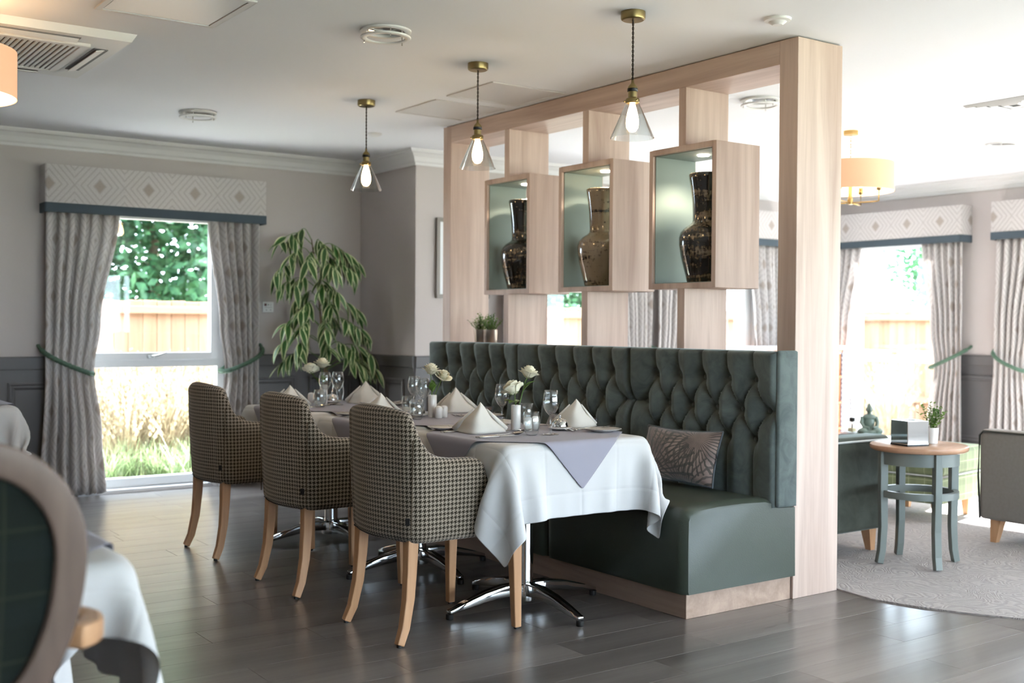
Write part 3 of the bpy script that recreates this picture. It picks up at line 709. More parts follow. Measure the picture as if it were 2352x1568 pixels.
# ---------------------------------------------------------------- houndstooth tub chairs (local: faces +x, origin on the floor)
def make_chair():
    e = thing('tub_chair', 'x', 'chair', (0, 0, 0), 0, 'houndstooth chairs along the tables')
    xf, W, xb, rc = .144, .283, -.232, .10
    side = []
    for i in range(15): side.append((xf-(xf-(xb+rc))*i/14, -W))
    for i in range(1, 11):
        a = PI/2*i/10; side.append((xb+rc-rc*math.sin(a), -W+rc-rc*math.cos(a)))
    yb = -W+rc
    for i in range(1, 13):
        y = yb+(0-yb)*i/12; side.append((xb-.035*(1-(y/yb)**2), y))
    path = [Vector(p) for p in side]+[Vector((p[0], -p[1])) for p in side[-2::-1]]
    n = len(path); L = [0]
    for i in range(1, n): L.append(L[-1]+(path[i]-path[i-1]).length)
    hp = [(-.30, .935), (-.24, .930), (-.215, .918), (-.19, .868), (-.165, .812), (-.13, .768), (-.085, .745), (-.03, .736), (.05, .734), (.095, .73), (.12, .718), (.136, .695), (.144, .655)]
    th = .058; mb = MB(); rings = []; uvs = []
    for i, p in enumerate(path):
        t = (path[min(i+1, n-1)]-path[max(i-1, 0)]).normalized(); nrm = Vector((-t.y, t.x))       # points inward
        if nrm.dot(Vector((-p.x+.02, -p.y))) < 0: nrm = -nrm
        h = lerp_pts(p.x, hp) if abs(p.y) > yb*-1-.001 or p.x > xb else .93
        if p.x <= xb+.001: h = .93+.014*(1-(p.y/yb)**2)
        pr = []
        for z in (.405, .412, .43, .50, .58, .66): pr.append((z, 0))
        zs = [q for q in pr if q[0] < h-.05]; cols = []
        zl = [.403, .410, .43]+[.43+(h-.03-.43)*k/7 for k in range(1, 8)]
        off = [.02, .008, 0]+[0]*7
        r = th/2
        for k in range(1, 7):
            a = PI*k/6; zl.append(h-.03+.03*math.sin(a)); off.append(r-r*math.cos(a))
        for k in range(1, 6): zl.append(h-.03+(.46-h+.03)*k/5); off.append(th+.012*math.sin(PI*k/5))
        ring = []; uv = []; v = 0; pv = None
        for z, o in zip(zl, off):
            sc = 1-.055*max(0, (.75-z)/.34)**1.3
            q = Vector(((p.x*sc if p.x < 0 else p.x)+nrm.x*o-.02*max(0, z-.6), p.y*sc+nrm.y*o, z)); ring.append(tuple(q))
            if pv is not None: v += (q-pv).length
            pv = q; uv.append((L[i], v+.4))
        rings.append(ring); uvs.append(uv)
    k = len(rings[0]); mb.loft(rings, closed=False, cap=False); mb.uv = {i*k+j: uvs[i][j] for i in range(n) for j in range(k)}
    for ri, rev in ((0, False), (n-1, True)):
        o = len(mb.v); idx = list(range(k)); mb.add(rings[ri], [tuple(idx[::-1] if rev else idx)])
        for j in range(k): mb.uv[o+j] = (rings[ri][j][1]+1, rings[ri][j][2])
    mb.build('shell', M_hound, e, smooth=True, angle=.9)
    base = [(x*.95 if x < 0 else x, y*.935, .415) for x, y in ((p.x, p.y) for p in path)]
    MB().add(base+[(x, y, .43) for x, y, z in base], [tuple(range(len(base)-1, -1, -1)), tuple(range(len(base), 2*len(base)))]).build('base_board', M_darkgap, e)
    MB().box(-.18, .325, -.235, .235, .415, .455).build('seat_frame', M_leather, e, bevel=.008)
    MB().box(-.17, .325, -.215, .215, .44, .515).build('seat_cushion', M_leather, e, bevel=.03, smooth=True, bseg=4, angle=.8)
    for s in (-1, 1):
        MB().sqtube([(-.175, s*.205, .415), (-.18, s*.207, .30), (-.19, s*.212, .18), (-.212, s*.219, .07), (-.238, s*.226, .008)], [.024, .022, .020, .018, .016], up=(0, 1, 0)).build('leg', M_beech, e, bevel=.004)
        MB().sqtube([(.30, s*.245, .415), (.305, s*.258, .008)], [.024, .016], up=(0, 1, 0)).build('leg', M_beech, e, bevel=.004)
        MB().lathe([(0, 0), (.010, 0), (.010, .009)], 12, (-.238, s*.226, 0)).build('glide', M_black, e); MB().lathe([(0, 0), (.010, 0), (.010, .009)], 12, (.305, s*.258, 0)).build('glide', M_black, e)
        sx = [(-.2255*1.0+.002, s*.262)]
        MB().tube([(-.205+.001*k, s*(.258+.006*(k/6)), .44+.075*k) for k in range(6)], .0022, 5).build('seam', plain('seam_thread', '5a4c3c', .9), e)
    MB().box(-.001, .017, -.0015, .0015, -.014, .014).build('label_tag', M_black, e, loc=(-.236, -.268, .50), rot=(0, 0, -.9))
    return e
ch = make_chair(); CH_Y = [4.082, 5.035, 6.05]
ch.location = (2.448, CH_Y[0], 0); ch['label'] = 'nearest houndstooth tub chair, in front of the near table with the hanging white cloth'
dup(ch, (2.448, CH_Y[1], 0), 0, 'middle houndstooth tub chair of the row of three')
dup(ch, (2.448, CH_Y[2], 0), 0, 'farthest houndstooth tub chair, in front of the bright window')

# ---------------------------------------------------------------- tables with cloths (cloth draped by a small position-based solver)
def drape(n, half, rot, a, zt, seed, steps=160, iters=13, off=(0, 0), boxes=()):
    rs = np.random.RandomState(seed); g = np.linspace(-half, half, n); U, V = np.meshgrid(g, g, indexing='ij')
    c, s = math.cos(rot), math.sin(rot); P = np.stack([U*c-V*s, U*s+V*c, np.full_like(U, zt+.002)], -1); P[..., 2] += rs.uniform(0, .002, U.shape); P[..., :2] += rs.normal(0, .0006, P[..., :2].shape)+np.array(off)
    h = 2*half/(n-1); Q = P.copy(); dt = 1/60
    prs = []
    for ax in (0, 1):
        for par in (0, 1):
            i = np.arange(par, n-1, 2); sl0 = [slice(None)]*2; sl1 = [slice(None)]*2; sl0[ax] = i; sl1[ax] = i+1; prs.append((tuple(sl0), tuple(sl1), h, 1.0))
    for par in (0, 1):
        i = np.arange(par, n-1, 2)
        prs.append(((i, slice(0, n-1)), (i+1, slice(1, n)), h*math.sqrt(2), .45)); prs.append(((i, slice(1, n)), (i+1, slice(0, n-1)), h*math.sqrt(2), .45))
    for ax in (0, 1):
        for st in (0, 1, 2, 3):
            i = np.arange(st, n-2, 4)
            if len(i) == 0: continue
            sl0 = [slice(None)]*2; sl1 = [slice(None)]*2; sl0[ax] = i; sl1[ax] = i+2; prs.append((tuple(sl0), tuple(sl1), 2*h, .12))
    for it in range(steps):
        vel = (P-Q)*(.985 if it < steps-40 else .9); Q = P.copy(); P = P+vel; P[..., 2] -= 9.8*dt*dt
        for _ in range(iters):
            for s0, s1, L, k in prs:
                A, B = P[s0], P[s1]; D = B-A; d = np.linalg.norm(D, axis=-1, keepdims=True)+1e-9
                C = D*((d-L)/d*.5*k); P[s0] = A+C; P[s1] = B-C
            x, y, z = P[..., 0], P[..., 1], P[..., 2]; dx, dy, dz = a-np.abs(x), a-np.abs(y), zt-z
            ins = (dx > 0) & (dy > 0) & (dz > 0); top = ins & (dz <= np.minimum(dx, dy)+.004); sx = ins & ~top & (dx <= dy); sy = ins & ~top & (dx > dy)
            P[..., 2][top] = zt; P[..., 0][top] = Q[..., 0][top]*.9+P[..., 0][top]*.1; P[..., 1][top] = Q[..., 1][top]*.9+P[..., 1][top]*.1
            P[..., 0][sx] = np.sign(x[sx])*a; P[..., 1][sy] = np.sign(y[sy])*a
            for x0, x1, y0, y1, z1 in boxes:
                x, y, z = P[..., 0], P[..., 1], P[..., 2]; D = np.stack([x-x0, x1-x, y-y0, y1-y, z1-z]); ins = (D > 0).all(0)
                if not ins.any(): continue
                w_ = D[:, ins].argmin(0); q = P[ins]
                for ax, (c_, val) in enumerate(((0, x0), (0, x1), (1, y0), (1, y1), (2, z1))): q[w_ == ax, c_] = val
                P[ins] = q
    return P
def cloth_mb(P):
    n = P.shape[0]; mb = MB(); mb.uv = {i*n+j: (i/(n-1), j/(n-1)) for i in range(n) for j in range(n)}; mb.add([tuple(p) for p in P.reshape(-1, 3)], [(i*n+j, (i+1)*n+j, (i+1)*n+j+1, i*n+j+1) for i in range(n-1) for j in range(n-1)]); return mb
TA, TZ = .370, .772
CA = .402; BOX = [(.398, 1.2, -2, 2, .506)]
W1 = cloth_mb(drape(49, .68, 0, CA, .781, 1, boxes=BOX)); W2 = cloth_mb(drape(49, .68, .0, CA, .781, 5, boxes=BOX)); W3 = cloth_mb(drape(45, .67, 0, CA, .781, 7, off=(.02, .14))); O1 = cloth_mb(drape(43, .425, PI/4, CA+.007, .7855, 2))
def make_table():
    e = thing('dining_table', 'x', 'table', (0, 0, 0), 0, 'square dining tables on chrome pedestals')
    MB().box(-TA, TA, -TA, TA, TZ-.03, TZ).build('tabletop', M_oakh, e, bevel=.013)
    MB().lathe([(.038, .06), (.038, .70), (.036, .745)], 24).build('pedestal', M_chrome, e, smooth=True)
    MB().lathe([(0, .035), (.05, .035), (.052, .05), (.052, .10), (.045, .112), (0, .112)], 24).build('hub', M_chrome, e, smooth=True, angle=.6)
    MB().box(-.2, .2, -.2, .2, TZ-.045, TZ-.031).build('top_plate', M_black, e)
    arm = [(.04, .085), (.12, .087), (.22, .074), (.32, .052), (.405, .030)]
    for k in range(4):
        c, s = math.cos(k*PI/2), math.sin(k*PI/2)
        MB().sqtube([(r*c, r*s, z) for r, z in arm], [.026, .026, .024, .021, .017], [.028, .026, .022, .016, .010]).build('base_arm', M_chrome, e, bevel=.006, smooth=True, angle=.8)
        MB().lathe([(0, 0), (.016, 0), (.017, .004), (.017, .022)], 14, (.398*c, .398*s, 0), cap=True).build('foot_glide', M_black, e, smooth=True, angle=.6)
    return e
tb = make_table()
TBL = [((3.0, 4.105, 0), 'near', 'nearest'), ((3.0, 5.035, 0), 'middle', 'middle'), ((3.0, 6.045, 0), 'far', 'farthest'), ((.325, 2.727, 0), 'fore', 'foreground'), ((1.075, 7.335, 0), 'left', 'back left')]
tdesc = ['square table on a chrome star base beside the near end of the banquette', 'square table between the two other banquette tables', 'square table at the far end of the banquette nearest the plant', 'square table behind the round-backed chair in the lower left corner', 'square table cut off by the left picture edge']
wdesc = ['white tablecloth on the near table, its corners hanging in view', 'white tablecloth on the middle banquette table', 'white tablecloth on the far banquette table', 'white tablecloth corner hanging beside the round-backed foreground chair', 'white tablecloth corner at the left picture edge']
odesc = ['lilac grey overlay cloth on the near table, its point hanging down in front', 'lilac grey overlay cloth on the middle banquette table', 'lilac grey overlay cloth on the far banquette table', 'lilac grey overlay cloth on the foreground table', 'lilac grey overlay cloth on the table at the left picture edge']
for i, (l, a, b) in enumerate(TBL):
    t = tb if i == 0 else dup(tb, l, 0)
    t.location = l; t['label'] = tdesc[i]
    rz = 0
    o = (W3 if i == 3 else W1 if i % 2 == 0 else W2).build('tablecloth', M_cloth, None, smooth=True, subsurf=1, solid=.0015, loc=l, rot=(0, 0, rz)); tag(o, wdesc[i], 'tablecloth', 'white tablecloths')
    o = O1.build('overlay_cloth', M_overlay, None, smooth=True, subsurf=1, solid=.0015, loc=l, rot=(0, 0, rz)); tag(o, odesc[i], 'tablecloth', 'lilac overlay cloths')
# ---------------------------------------------------------------- tableware
TT = .7875
def tumbler():
    p = [(0, .004), (.026, .004), (.029, .008), (.0345, .03), (.037, .052), (.0365, .07), (.0325, .100), (.0318, .1005), (.0312, .100), (.0350, .070), (.0355, .052), (.033, .032), (.027, .016), (0, .014)]
    return MB().lathe([(0, 0), (.024, 0)]+p[1:], 28)
def wineglass():
    p = [(0, 0), (.034, 0), (.035, .002), (.030, .004), (.012, .007), (.005, .014), (.0042, .04), (.0045, .078), (.008, .086), (.022, .100), (.033, .120), (.0365, .142), (.034, .170), (.029, .195), (.028, .1955), (.0275, .195), (.0325, .170), (.035, .142), (.0315, .121), (.021, .103), (.006, .092), (0, .091)]
    return MB().lathe(p, 28)
TUM, WINE = tumbler(), wineglass()
def put(mb, name, mat, loc, rz, label, cat, group, smooth=True, angle=None, **k):
    o = mb.build(name, mat, None, smooth=smooth, angle=angle, loc=loc, rot=(0, 0, rz), **k); return tag(o, label, cat, group)
def vase_of_roses(loc, rz, label, heads, leaves):
    e = thing('bud_vase', label, 'vase', loc, rz, 'bud vases of white roses')
    MB().lathe([(0, 0), (.020, 0), (.0225, .003), (.0225, .113), (.021, .116), (.018, .116), (.017, .10), (0, .10)], 24).build('vase_body', M_china, e, smooth=True, angle=.7)
    for i, (hx, hy, hz, s, tilt, az) in enumerate(heads):
        st = MB().tube([(0, 0, .08), (hx*.3, hy*.3, .12), (hx*.8, hy*.8, hz-.03), (hx, hy, hz-.014)], .0022, 6).build('stem', M_stem, e, smooth=True)
        r = random.Random(i+3); bl = MB()
        for ring, (nn, rad, hh, op) in enumerate([(3, .008, .050, .1), (4, .015, .050, .25), (5, .023, .047, .5), (5, .030, .043, .9), (5, .035, .036, 1.5)]):
            for k in range(nn):
                a0 = 2*PI*(k+.5*ring+r.uniform(-.15, .15))/nn; wd = 2*PI/nn*(1.25 if ring < 3 else .98)
                def pf(u, v, a0=a0, wd=wd, rad=rad, hh=hh, op=op):
                    a = a0+(u-.5)*wd; t = v; rr = rad*(.25+.75*t**.5)+op*.010*t**3*(1-.4*(2*u-1)**2); z = hh*t**.85*(1-.16*op*t*t)-.006*(2*u-1)**2*t-.002*ring
                    return (rr*math.cos(a), rr*math.sin(a), z+.004)
                bl.grid(pf, 6, 5)
        b = bl.build('bloom', M_petal, e, smooth=True, solid=.0006); b.scale = (s, s, s); b.location = (hx, hy, hz-.014); b.rotation_euler = (tilt*math.cos(az), tilt*math.sin(az), i)
        sp = MB()
        for k in range(5):
            a = 2*PI*k/5; d = Vector((math.cos(a), math.sin(a), 0)); q = Vector((-d.y, d.x, 0)); sp.add([(0, 0, 0), tuple(d*.012+q*.005+Vector((0, 0, .001))), tuple(d*.026+Vector((0, 0, -.004))), tuple(d*.012-q*.005+Vector((0, 0, .001)))], [(0, 1, 2, 3)])
        q = sp.build('sepal', M_leafg, e); q.location = b.location; q.rotation_euler = b.rotation_euler
    for i, (lx, ly, lz, a, tl) in enumerate(leaves):
        def lf(u, v): 
            wv = .017*math.sin(PI*min(1, v*1.02))**.8*(u*2-1); return (v*.058, wv, -.010*v*v+.4*abs(wv))
        o = MB().grid(lf, 4, 8).build('leaf', M_leafg, e, smooth=True, loc=(lx, ly, lz)); o.rotation_euler = (0, tl, a)
    return e
vase_of_roses((3.010, 4.195, TT), 0, 'white bud vase with two ivory roses on the near table', [(-.012, -.005, .185, 1.15, .5, 3.4), (.062, -.005, .255, 1.05, .25, .5)], [(.035, 0, .17, -.4, -1.0), (.0, 0, .125, .6, -.3), (.0, 0, .125, 2.6, -.35), (-.01, -.01, .13, 3.6, -.1), (.05, 0, .20, -.9, -.6)])
vase_of_roses((3.062, 5.01, TT), 0, 'white bud vase with two ivory roses on the middle table', [(-.012, 0, .24, 1.05, .15, 1), (.045, -.02, .21, 1.0, .55, 5.4)], [(.0, 0, .125, -.6, -1.2), (0, 0, .125, 2.8, -1.0), (0, 0, .13, 4.2, -1.25), (0, 0, .14, 1.0, -1.3)])
vase_of_roses((3.0, 6.15, TT), 0, 'white bud vase with two ivory roses on the far table under the plant', [(-.075, .02, .205, 1.1, .5, 2.6), (-.02, -.01, .235, 1.1, .2, .4)], [(-.02, 0, .13, 3.0, -.8), (0, 0, .13, 3.5, -.4), (0, 0, .13, 1.4, -1.0)])
sh = MB().lathe([(0, 0), (.0175, 0), (.019, .002), (.0192, .05), (.017, .057), (.010, .0615), (0, .063)], 22)
for x, y, lab in ((3.05, 4.155, 'white salt shaker touching the rose vase on the near table'), (3.115, 4.185, 'white pepper shaker seen through the tumbler on the near table'), (3.062, 4.948, 'left white cylindrical shaker beside the vase on the middle table'), (3.106, 4.968, 'right white cylindrical shaker beside the vase on the middle table'), (2.99, 6.30, 'white shaker behind the tumbler on the far table')):
    put(sh, 'salt_shaker', M_china, (x, y, TT), 0, lab, 'shaker', 'white shakers', angle=.8)
for x, y, lab in ((2.95, 3.992, 'water tumbler at the front of the near table'), (3.235, 4.42, 'water tumbler behind the rose vase on the near table'), (2.924, 4.936, 'water tumbler beside the vase on the middle table, nearer the chair'), (3.03, 5.20, 'water tumbler behind the vase on the middle table'), (2.874, 5.939, 'water tumbler at the left of the far table'), (3.20, 6.36, 'water tumbler standing alone at the right of the far table roses'),
                  ):
    put(TUM, 'tumbler', M_crystal, (x, y, TT), 0, lab, 'glass', 'water tumblers')
for x, y, lab in ((3.022, 3.948, 'wine glass at the front of the near table before the silver dome'), (3.123, 4.467, 'wine glass left of the roses on the near table'), (3.085, 5.14, 'wine glass behind the rose vase on the middle table'), (3.16, 5.36, 'wine glass at the back of the middle table'), (2.965, 6.06, 'front wine glass of the overlapping pair on the far table'), (3.05, 6.065, 'rear wine glass of the overlapping pair on the far table')):
    put(WINE, 'wine_glass', M_crystal, (x, y, TT), 0, lab, 'glass', 'wine glasses')
def butter_dish(loc, label):
    e = thing('butter_dish', label, 'butter dish', loc, 0, 'silver domed butter dishes')
    MB().lathe([(0, .004), (.04, .004), (.05, .008), (.056, .012), (.055, .014), (.048, .011), (0, .010)], 28).build('saucer', M_china, e, smooth=True)
    MB().lathe([(.038, .013), (.0385, .02), (.036, .033), (.028, .046), (.015, .053), (.004, .055), (.004, .060), (.007, .064), (.005, .070), (0, .071)], 28).build('dome_lid', M_chrome, e, smooth=True)
for l, lab in (((3.19, 4.10, TT), 'silver dome on a saucer behind the wine glass of the near table'), ((3.02, 5.085, TT), 'silver dome behind the tumbler on the middle table'), ((3.10, 6.24, TT), 'silver dome beside the glasses on the far table')): butter_dish(l, lab)
def plate(loc, rz, label):
    e = thing('side_plate', label, 'plate', loc, rz, 'side plates')
    MB().lathe([(0, 0), (.045, 0), (.05, .003), (.075, .010), (.082, .013), (.083, .0145), (.08, .015), (.05, .007), (0, .006)], 36).build('plate_body', M_china, e, smooth=True)
    MB().lathe([(.0815, .0146), (.0832, .0148), (.0836, .0138)], 36).build('rim_band', plain('grey_rim', '8d8478', .3), e, smooth=True)
def knife_mb(L=.21):
    b = MB(); b.tube([(-L*.5, 0, .004), (-L*.3, 0, .005), (-L*.02, 0, .004), (0, 0, .004)], [.0055, .0058, .0045, .0045], 8, .6); b.hexa([(0, -.004, .003), (L*.45, -.006, .003), (L*.5, .004, .003), (0, .005, .003)], [(0, -.004, .0045), (L*.45, -.006, .004), (L*.5, .004, .004), (0, .005, .0048)]); return b
def spoon_mb(L=.20):
    b = MB(); b.tube([(-L*.5, 0, .003), (-L*.3, 0, .004), (0, 0, .004), (L*.16, 0, .009), (L*.24, 0, .006)], [.0055, .0048, .0028, .0026, .003], 8, .5)
    b.grid(lambda u, v: (L*.22+v*.064, .021*math.sin(PI*min(1, max(0, .06+v*.94)))**.75*(2*u-1), .006+.006*v+.010*((2*u-1)**2-1)*math.sin(PI*v)), 6, 8); return b
def fork_mb(L=.20):
    b = MB(); b.tube([(-L*.5, 0, .003), (-L*.3, 0, .004), (0, 0, .004), (L*.18, 0, .009)], [.0055, .0048, .0028, .003], 8, .5)
    b.hexa([(L*.17, -.004, .008), (L*.28, -.012, .004), (L*.28, .012, .004), (L*.17, .004, .008)], [(L*.17, -.004, .0095), (L*.28, -.012, .0055), (L*.28, .012, .0055), (L*.17, .004, .0095)])
    for k in range(4):
        y = -.0105+.007*k; b.tube([(L*.275, y, .005), (L*.38, y, .0045), (L*.5, y*.95, .014)], [.0024, .0021, .001], 5)
    return b
KN, SP, FK, BK = knife_mb(), spoon_mb(), fork_mb(), knife_mb(.17)
def napkin_mb(seed, hgt=.135, wid=.125, soft=.3):
    """tent-folded napkin: a soft cone of cloth open to the back"""
    r = random.Random(seed); mb = MB()
    def fn(u, v, o=0.0):
        a = (u-.5)*2; bx = wid*a*(1-.10*o); by = -.045*(1-abs(a)**1.6)+.075*abs(a)**2.2+.012*soft*math.sin(5*a)
        t = v; x = bx*(1-t)**(1.0)+.004*math.sin(9*t); z = hgt*t*(1-.06*o)-.012*soft*math.sin(PI*t)*abs(a)
        bulge = soft*.028*math.sin(PI*t)*(1-.3*abs(a)); return (x*(1+.10*soft*math.sin(PI*t)), (by*(1-t)+.01*t)-bulge*(.4+abs(a)*.2)+.014*o, max(z, 0))
    mb.grid(lambda u, v: fn(u, v), 26, 14); mb.grid(lambda u, v: fn(u, v, .6), 26, 14)
    mb.grid(lambda u, v: (wid*.96*(2*u-1), -.04*(1-abs(2*u-1)**1.6)+.07*abs(2*u-1)**2.2+v*.03, .001+.004*(1-v)), 26, 3)
    for s in (-1, 1):
        mb.tube([(s*wid*.97, .075, .012), (s*wid*.62, .05, .055), (s*wid*.25, .018, .105)], [.013*soft+.003, .010*soft+.003, .003], 8)
    return mb
NAP = [napkin_mb(1, .137, .118, .9), napkin_mb(2, .133, .112, .25), napkin_mb(3, .13, .12, .7)]
def napkin(i, loc, rz, label):
    o = NAP[i].build('folded_napkin', M_napkin, None, smooth=True, solid=.0012, loc=(loc[0], loc[1], TT), rot=(0, 0, rz)); tag(o, label, 'napkin', 'tent-folded napkins')
ts = ['near', 'middle', 'far']
napkin(0, (2.795, 4.17), -.60, 'ivory folded napkin at the chair side of the near table')
napkin(1, (3.345, 4.175), -.52, 'crisp ivory folded napkin at the banquette side of the near table')
napkin(2, (2.80, 5.09), -.5, 'ivory folded napkin peeking over the back of the nearest chair')
napkin(0, (3.335, 5.22), -.65, 'ivory folded napkin at the banquette side of the middle table')
napkin(2, (2.70, 5.97), -.4, 'ivory folded napkin peeking over the back of the middle chair')
napkin(0, (3.24, 6.08), -.55, 'large ivory folded napkin at the banquette side of the far table')
for ti, (cx, cy) in enumerate(((3.0, 4.105), (3.0, 5.035), (3.0, 6.045))):
    t = ts[ti]; G = 'cutlery on the %s table' % t
    plate((2.755, cy+.285, TT), 0, 'white side plate at the chair side of the %s table' % t)
    put(BK, 'butter_knife', M_steel, (2.765, cy+.275, TT+.0125), -.55, 'butter knife lying on the chair-side plate of the %s table' % t, 'knife', G)
    plate((3.315, cy-.165, TT), 0, 'white side plate at the banquette side of the %s table' % t)
    put(BK, 'butter_knife', M_steel, (3.345, cy-.14, TT+.0125), PI+.45, 'butter knife lying on the banquette-side plate of the %s table' % t, 'knife', G)
    for k in range(2):
        put(FK, 'fork', M_steel, (2.765, cy+.185-.03*k, TT), .02, '%s fork left of the chair-side napkin on the %s table' % (('outer', 'inner')[k], t), 'fork', G)
        put(KN, 'table_knife', M_steel, (2.765, cy-.105-.028*k, TT), .03, '%s table knife right of the chair-side napkin on the %s table' % (('inner', 'outer')[k], t), 'knife', G)
        put(FK, 'fork', M_steel, (3.265, cy-.04-.045*k, TT), PI+.05, '%s fork left of the banquette-side napkin on the %s table' % (('inner', 'outer')[k], t), 'fork', G)
    put(SP, 'spoon', M_steel, (2.835, cy-.075, TT), .1, 'dessert spoon beside the chair-side knives on the %s table' % t, 'spoon', G)
    put(SP, 'spoon', M_steel, (2.955, cy+.065, TT), -.5, 'dessert spoon lying by the vase on the %s table' % t, 'spoon', G)
    put(KN, 'table_knife', M_steel, (3.27, cy+.20, TT), PI, 'table knife by the banquette-side napkin on the %s table' % t, 'knife', G)

# ---------------------------------------------------------------- lamps and ceiling fittings
M_bulb = emit('warm_bulb', 'ffcf94', 30, 'ffe2b8')
def pendant(loc, label):
    e = thing('pendant_lamp', label, 'pendant lamp', loc, 0, 'glass pendant lamps over the tables')
    MB().lathe([(0, -.036), (.045, -.036), (.051, -.032), (.053, -.026), (.053, 0), (0, 0)], 32).build('ceiling_rose', M_brass, e, smooth=True, angle=.5)
    c = MB()
    for j in range(2):
        c.tube([(.0028*math.cos(t*1.05+j*PI), .0028*math.sin(t*1.05+j*PI), -.036-.26*t/40) for t in range(41)], .0026, 6)
    c.build('twisted_cord', M_cord, e, smooth=True)
    MB().lathe([(0, -.290), (.006, -.290), (.007, -.305), (.014, -.312), (.021, -.322), (.022, -.330)], 24).build('cord_grip', M_brass, e, smooth=True)
    MB().lathe([(.0225, -.328), (.023, -.340), (.021, -.342)], 24).build('black_ring', M_black, e, smooth=True)
    h = MB().lathe([(.0195, -.340), (.0195, -.366), (.029, -.372), (.031, -.378), (.031, -.388), (.028, -.392), (.02, -.392)], 28)
    for k in range(3):
        a = 2*PI*k/3+.4; h.sphere((.034*math.cos(a), .034*math.sin(a), -.382), .0045, 8, 6)
    h.build('lamp_holder', M_brass, e, smooth=True, angle=.6)
    MB().lathe([(.027, -.388), (.030, -.395), (.060, -.460), (.094, -.538), (.0945, -.541), (.0925, -.541), (.0585, -.461), (.028, -.396)], 40).build('glass_shade', M_glass, e, smooth=True, angle=.8)
    MB().lathe([(.012, -.392), (.013, -.402), (.020, -.425), (.0265, -.455), (.028, -.475), (.025, -.497), (.014, -.512), (0, -.516)], 24).build('bulb', M_bulb, e, smooth=True)
    return e
for y, lab in ((3.69, 'nearest glass cone pendant lamp with brass fitting, right of the row'), (4.893, 'middle glass cone pendant lamp with brass fitting'), (6.108, 'farthest glass cone pendant lamp with brass fitting, left of the row')): pendant((3.255, y, CZ), lab)

M_bulb2 = emit('soft_bulb', 'ffcf94', 9, 'ffe2b8')
def drum_mats():
    n = N('peach_lampshade'); n.base(lin('c9a086')); n.set(rough=.8)
    n.b.inputs['Emission Color'].default_value = lin('ffb98a'); n.b.inputs['Emission Strength'].default_value = .2; return n.m
M_shade = drum_mats(); M_shadein = emit('lit_shade_lining', 'ffd9a8', 1.3, 'fff2dc')
def drum(loc, label, z_top=-.225, z_bot=-.42, rad=.29):
    e = thing('drum_pendant', label, 'pendant lamp', loc, .3, 'drum shade pendant lamps')
    MB().lathe([(0, -.03), (.048, -.03), (.05, -.027), (.05, 0), (0, 0)], 28).build('ceiling_rose', M_brass, e, smooth=True, angle=.5)
    c = MB()
    for k in range(9):
        z = -.04-.021*k; ax = (1, 0) if k % 2 else (0, 1)
        c.tube([(.006*math.cos(t*PI/4)*ax[0], .006*math.cos(t*PI/4)*ax[1], z+.014*math.sin(t*PI/4)) for t in range(9)], .0018, 5)
    c.build('chain', M_brass, e, smooth=True)
    MB().lathe([(rad, z_bot), (rad, z_top)], 56).build('shade', M_shade, e, smooth=True)
    MB().lathe([(rad-.004, z_bot+.001), (rad-.004, z_top-.001)], 56).build('shade_lining', M_shadein, e, smooth=True)
    MB().lathe([(.003, z_top-.005), (.014, z_top-.005), (.014, z_bot-.045), (.02, z_bot-.05), (.02, z_bot-.085), (0, z_bot-.088)], 18).build('stem', M_brass, e, smooth=True, angle=.6)
    for k in range(4):
        a = 2*PI*k/4; cx, sx = math.cos(a), math.sin(a)
        MB().tube([(.01*cx, .01*sx, z_bot-.075), (.18*cx, .18*sx, z_bot-.075), (.20*cx, .20*sx, z_bot-.07), (.20*cx, .20*sx, z_bot+.0)], .005, 7).build('arm', M_brass, e, smooth=True)
        MB().lathe([(.012, z_bot), (.018, z_bot+.004), (.014, z_bot+.05)], 12, (.20*cx, .20*sx, 0), cap=True).build('candle_holder', M_brass, e, smooth=True)
        MB().sphere((.20*cx, .20*sx, z_bot+.085), .026, 12, 8, (1, 1, 1.3)).build('bulb', M_bulb2, e, smooth=True)
    return e
drum((6.425, 5.02, CZ), 'peach drum shade pendant lamp hanging beside the tall oak post')
drum((.785, 5.16, CZ), 'peach drum shade pendant lamp cut off by the left picture edge')

def downlight(x, y, label):
    e = thing('downlight', label, 'downlight', (x, y, CZ), R.uniform(0, 6), 'round recessed downlights')
    MB().lathe([(.118, -.001), (.118, -.008), (.112, -.011), (.090, -.010), (.086, -.001)], 40).build('mounting_ring', M_whiteplastic, e, smooth=True, angle=.6)
    MB().lathe([(.116, -.030), (.117, -.034), (.112, -.038), (.090, -.038), (.087, -.034), (.090, -.030)], 40, cap=False).build('hanging_ring', M_whiteplastic, e, smooth=True)
    MB().lathe([(.086, -.002), (.06, -.0035), (0, -.0045)], 32).build('reflector', M_chrome, e, smooth=True)
    for k in range(3):
        a = 2*PI*k/3; MB().lathe([(.003, -.050), (.003, -.004)], 8, (.103*math.cos(a), .103*math.sin(a), 0), cap=True).build('pin', M_steel, e)
for x, y, l in ((2.549, 4.599, 'round downlight in the ceiling left of the middle pendant'), (2.572, 7.109, 'round downlight in the ceiling above the dining window'), (5.118, 4.655, 'round downlight seen through the right end of the oak divider'), (7.735, 4.701, 'round downlight in the lounge ceiling near the right edge')): downlight(x, y, l)
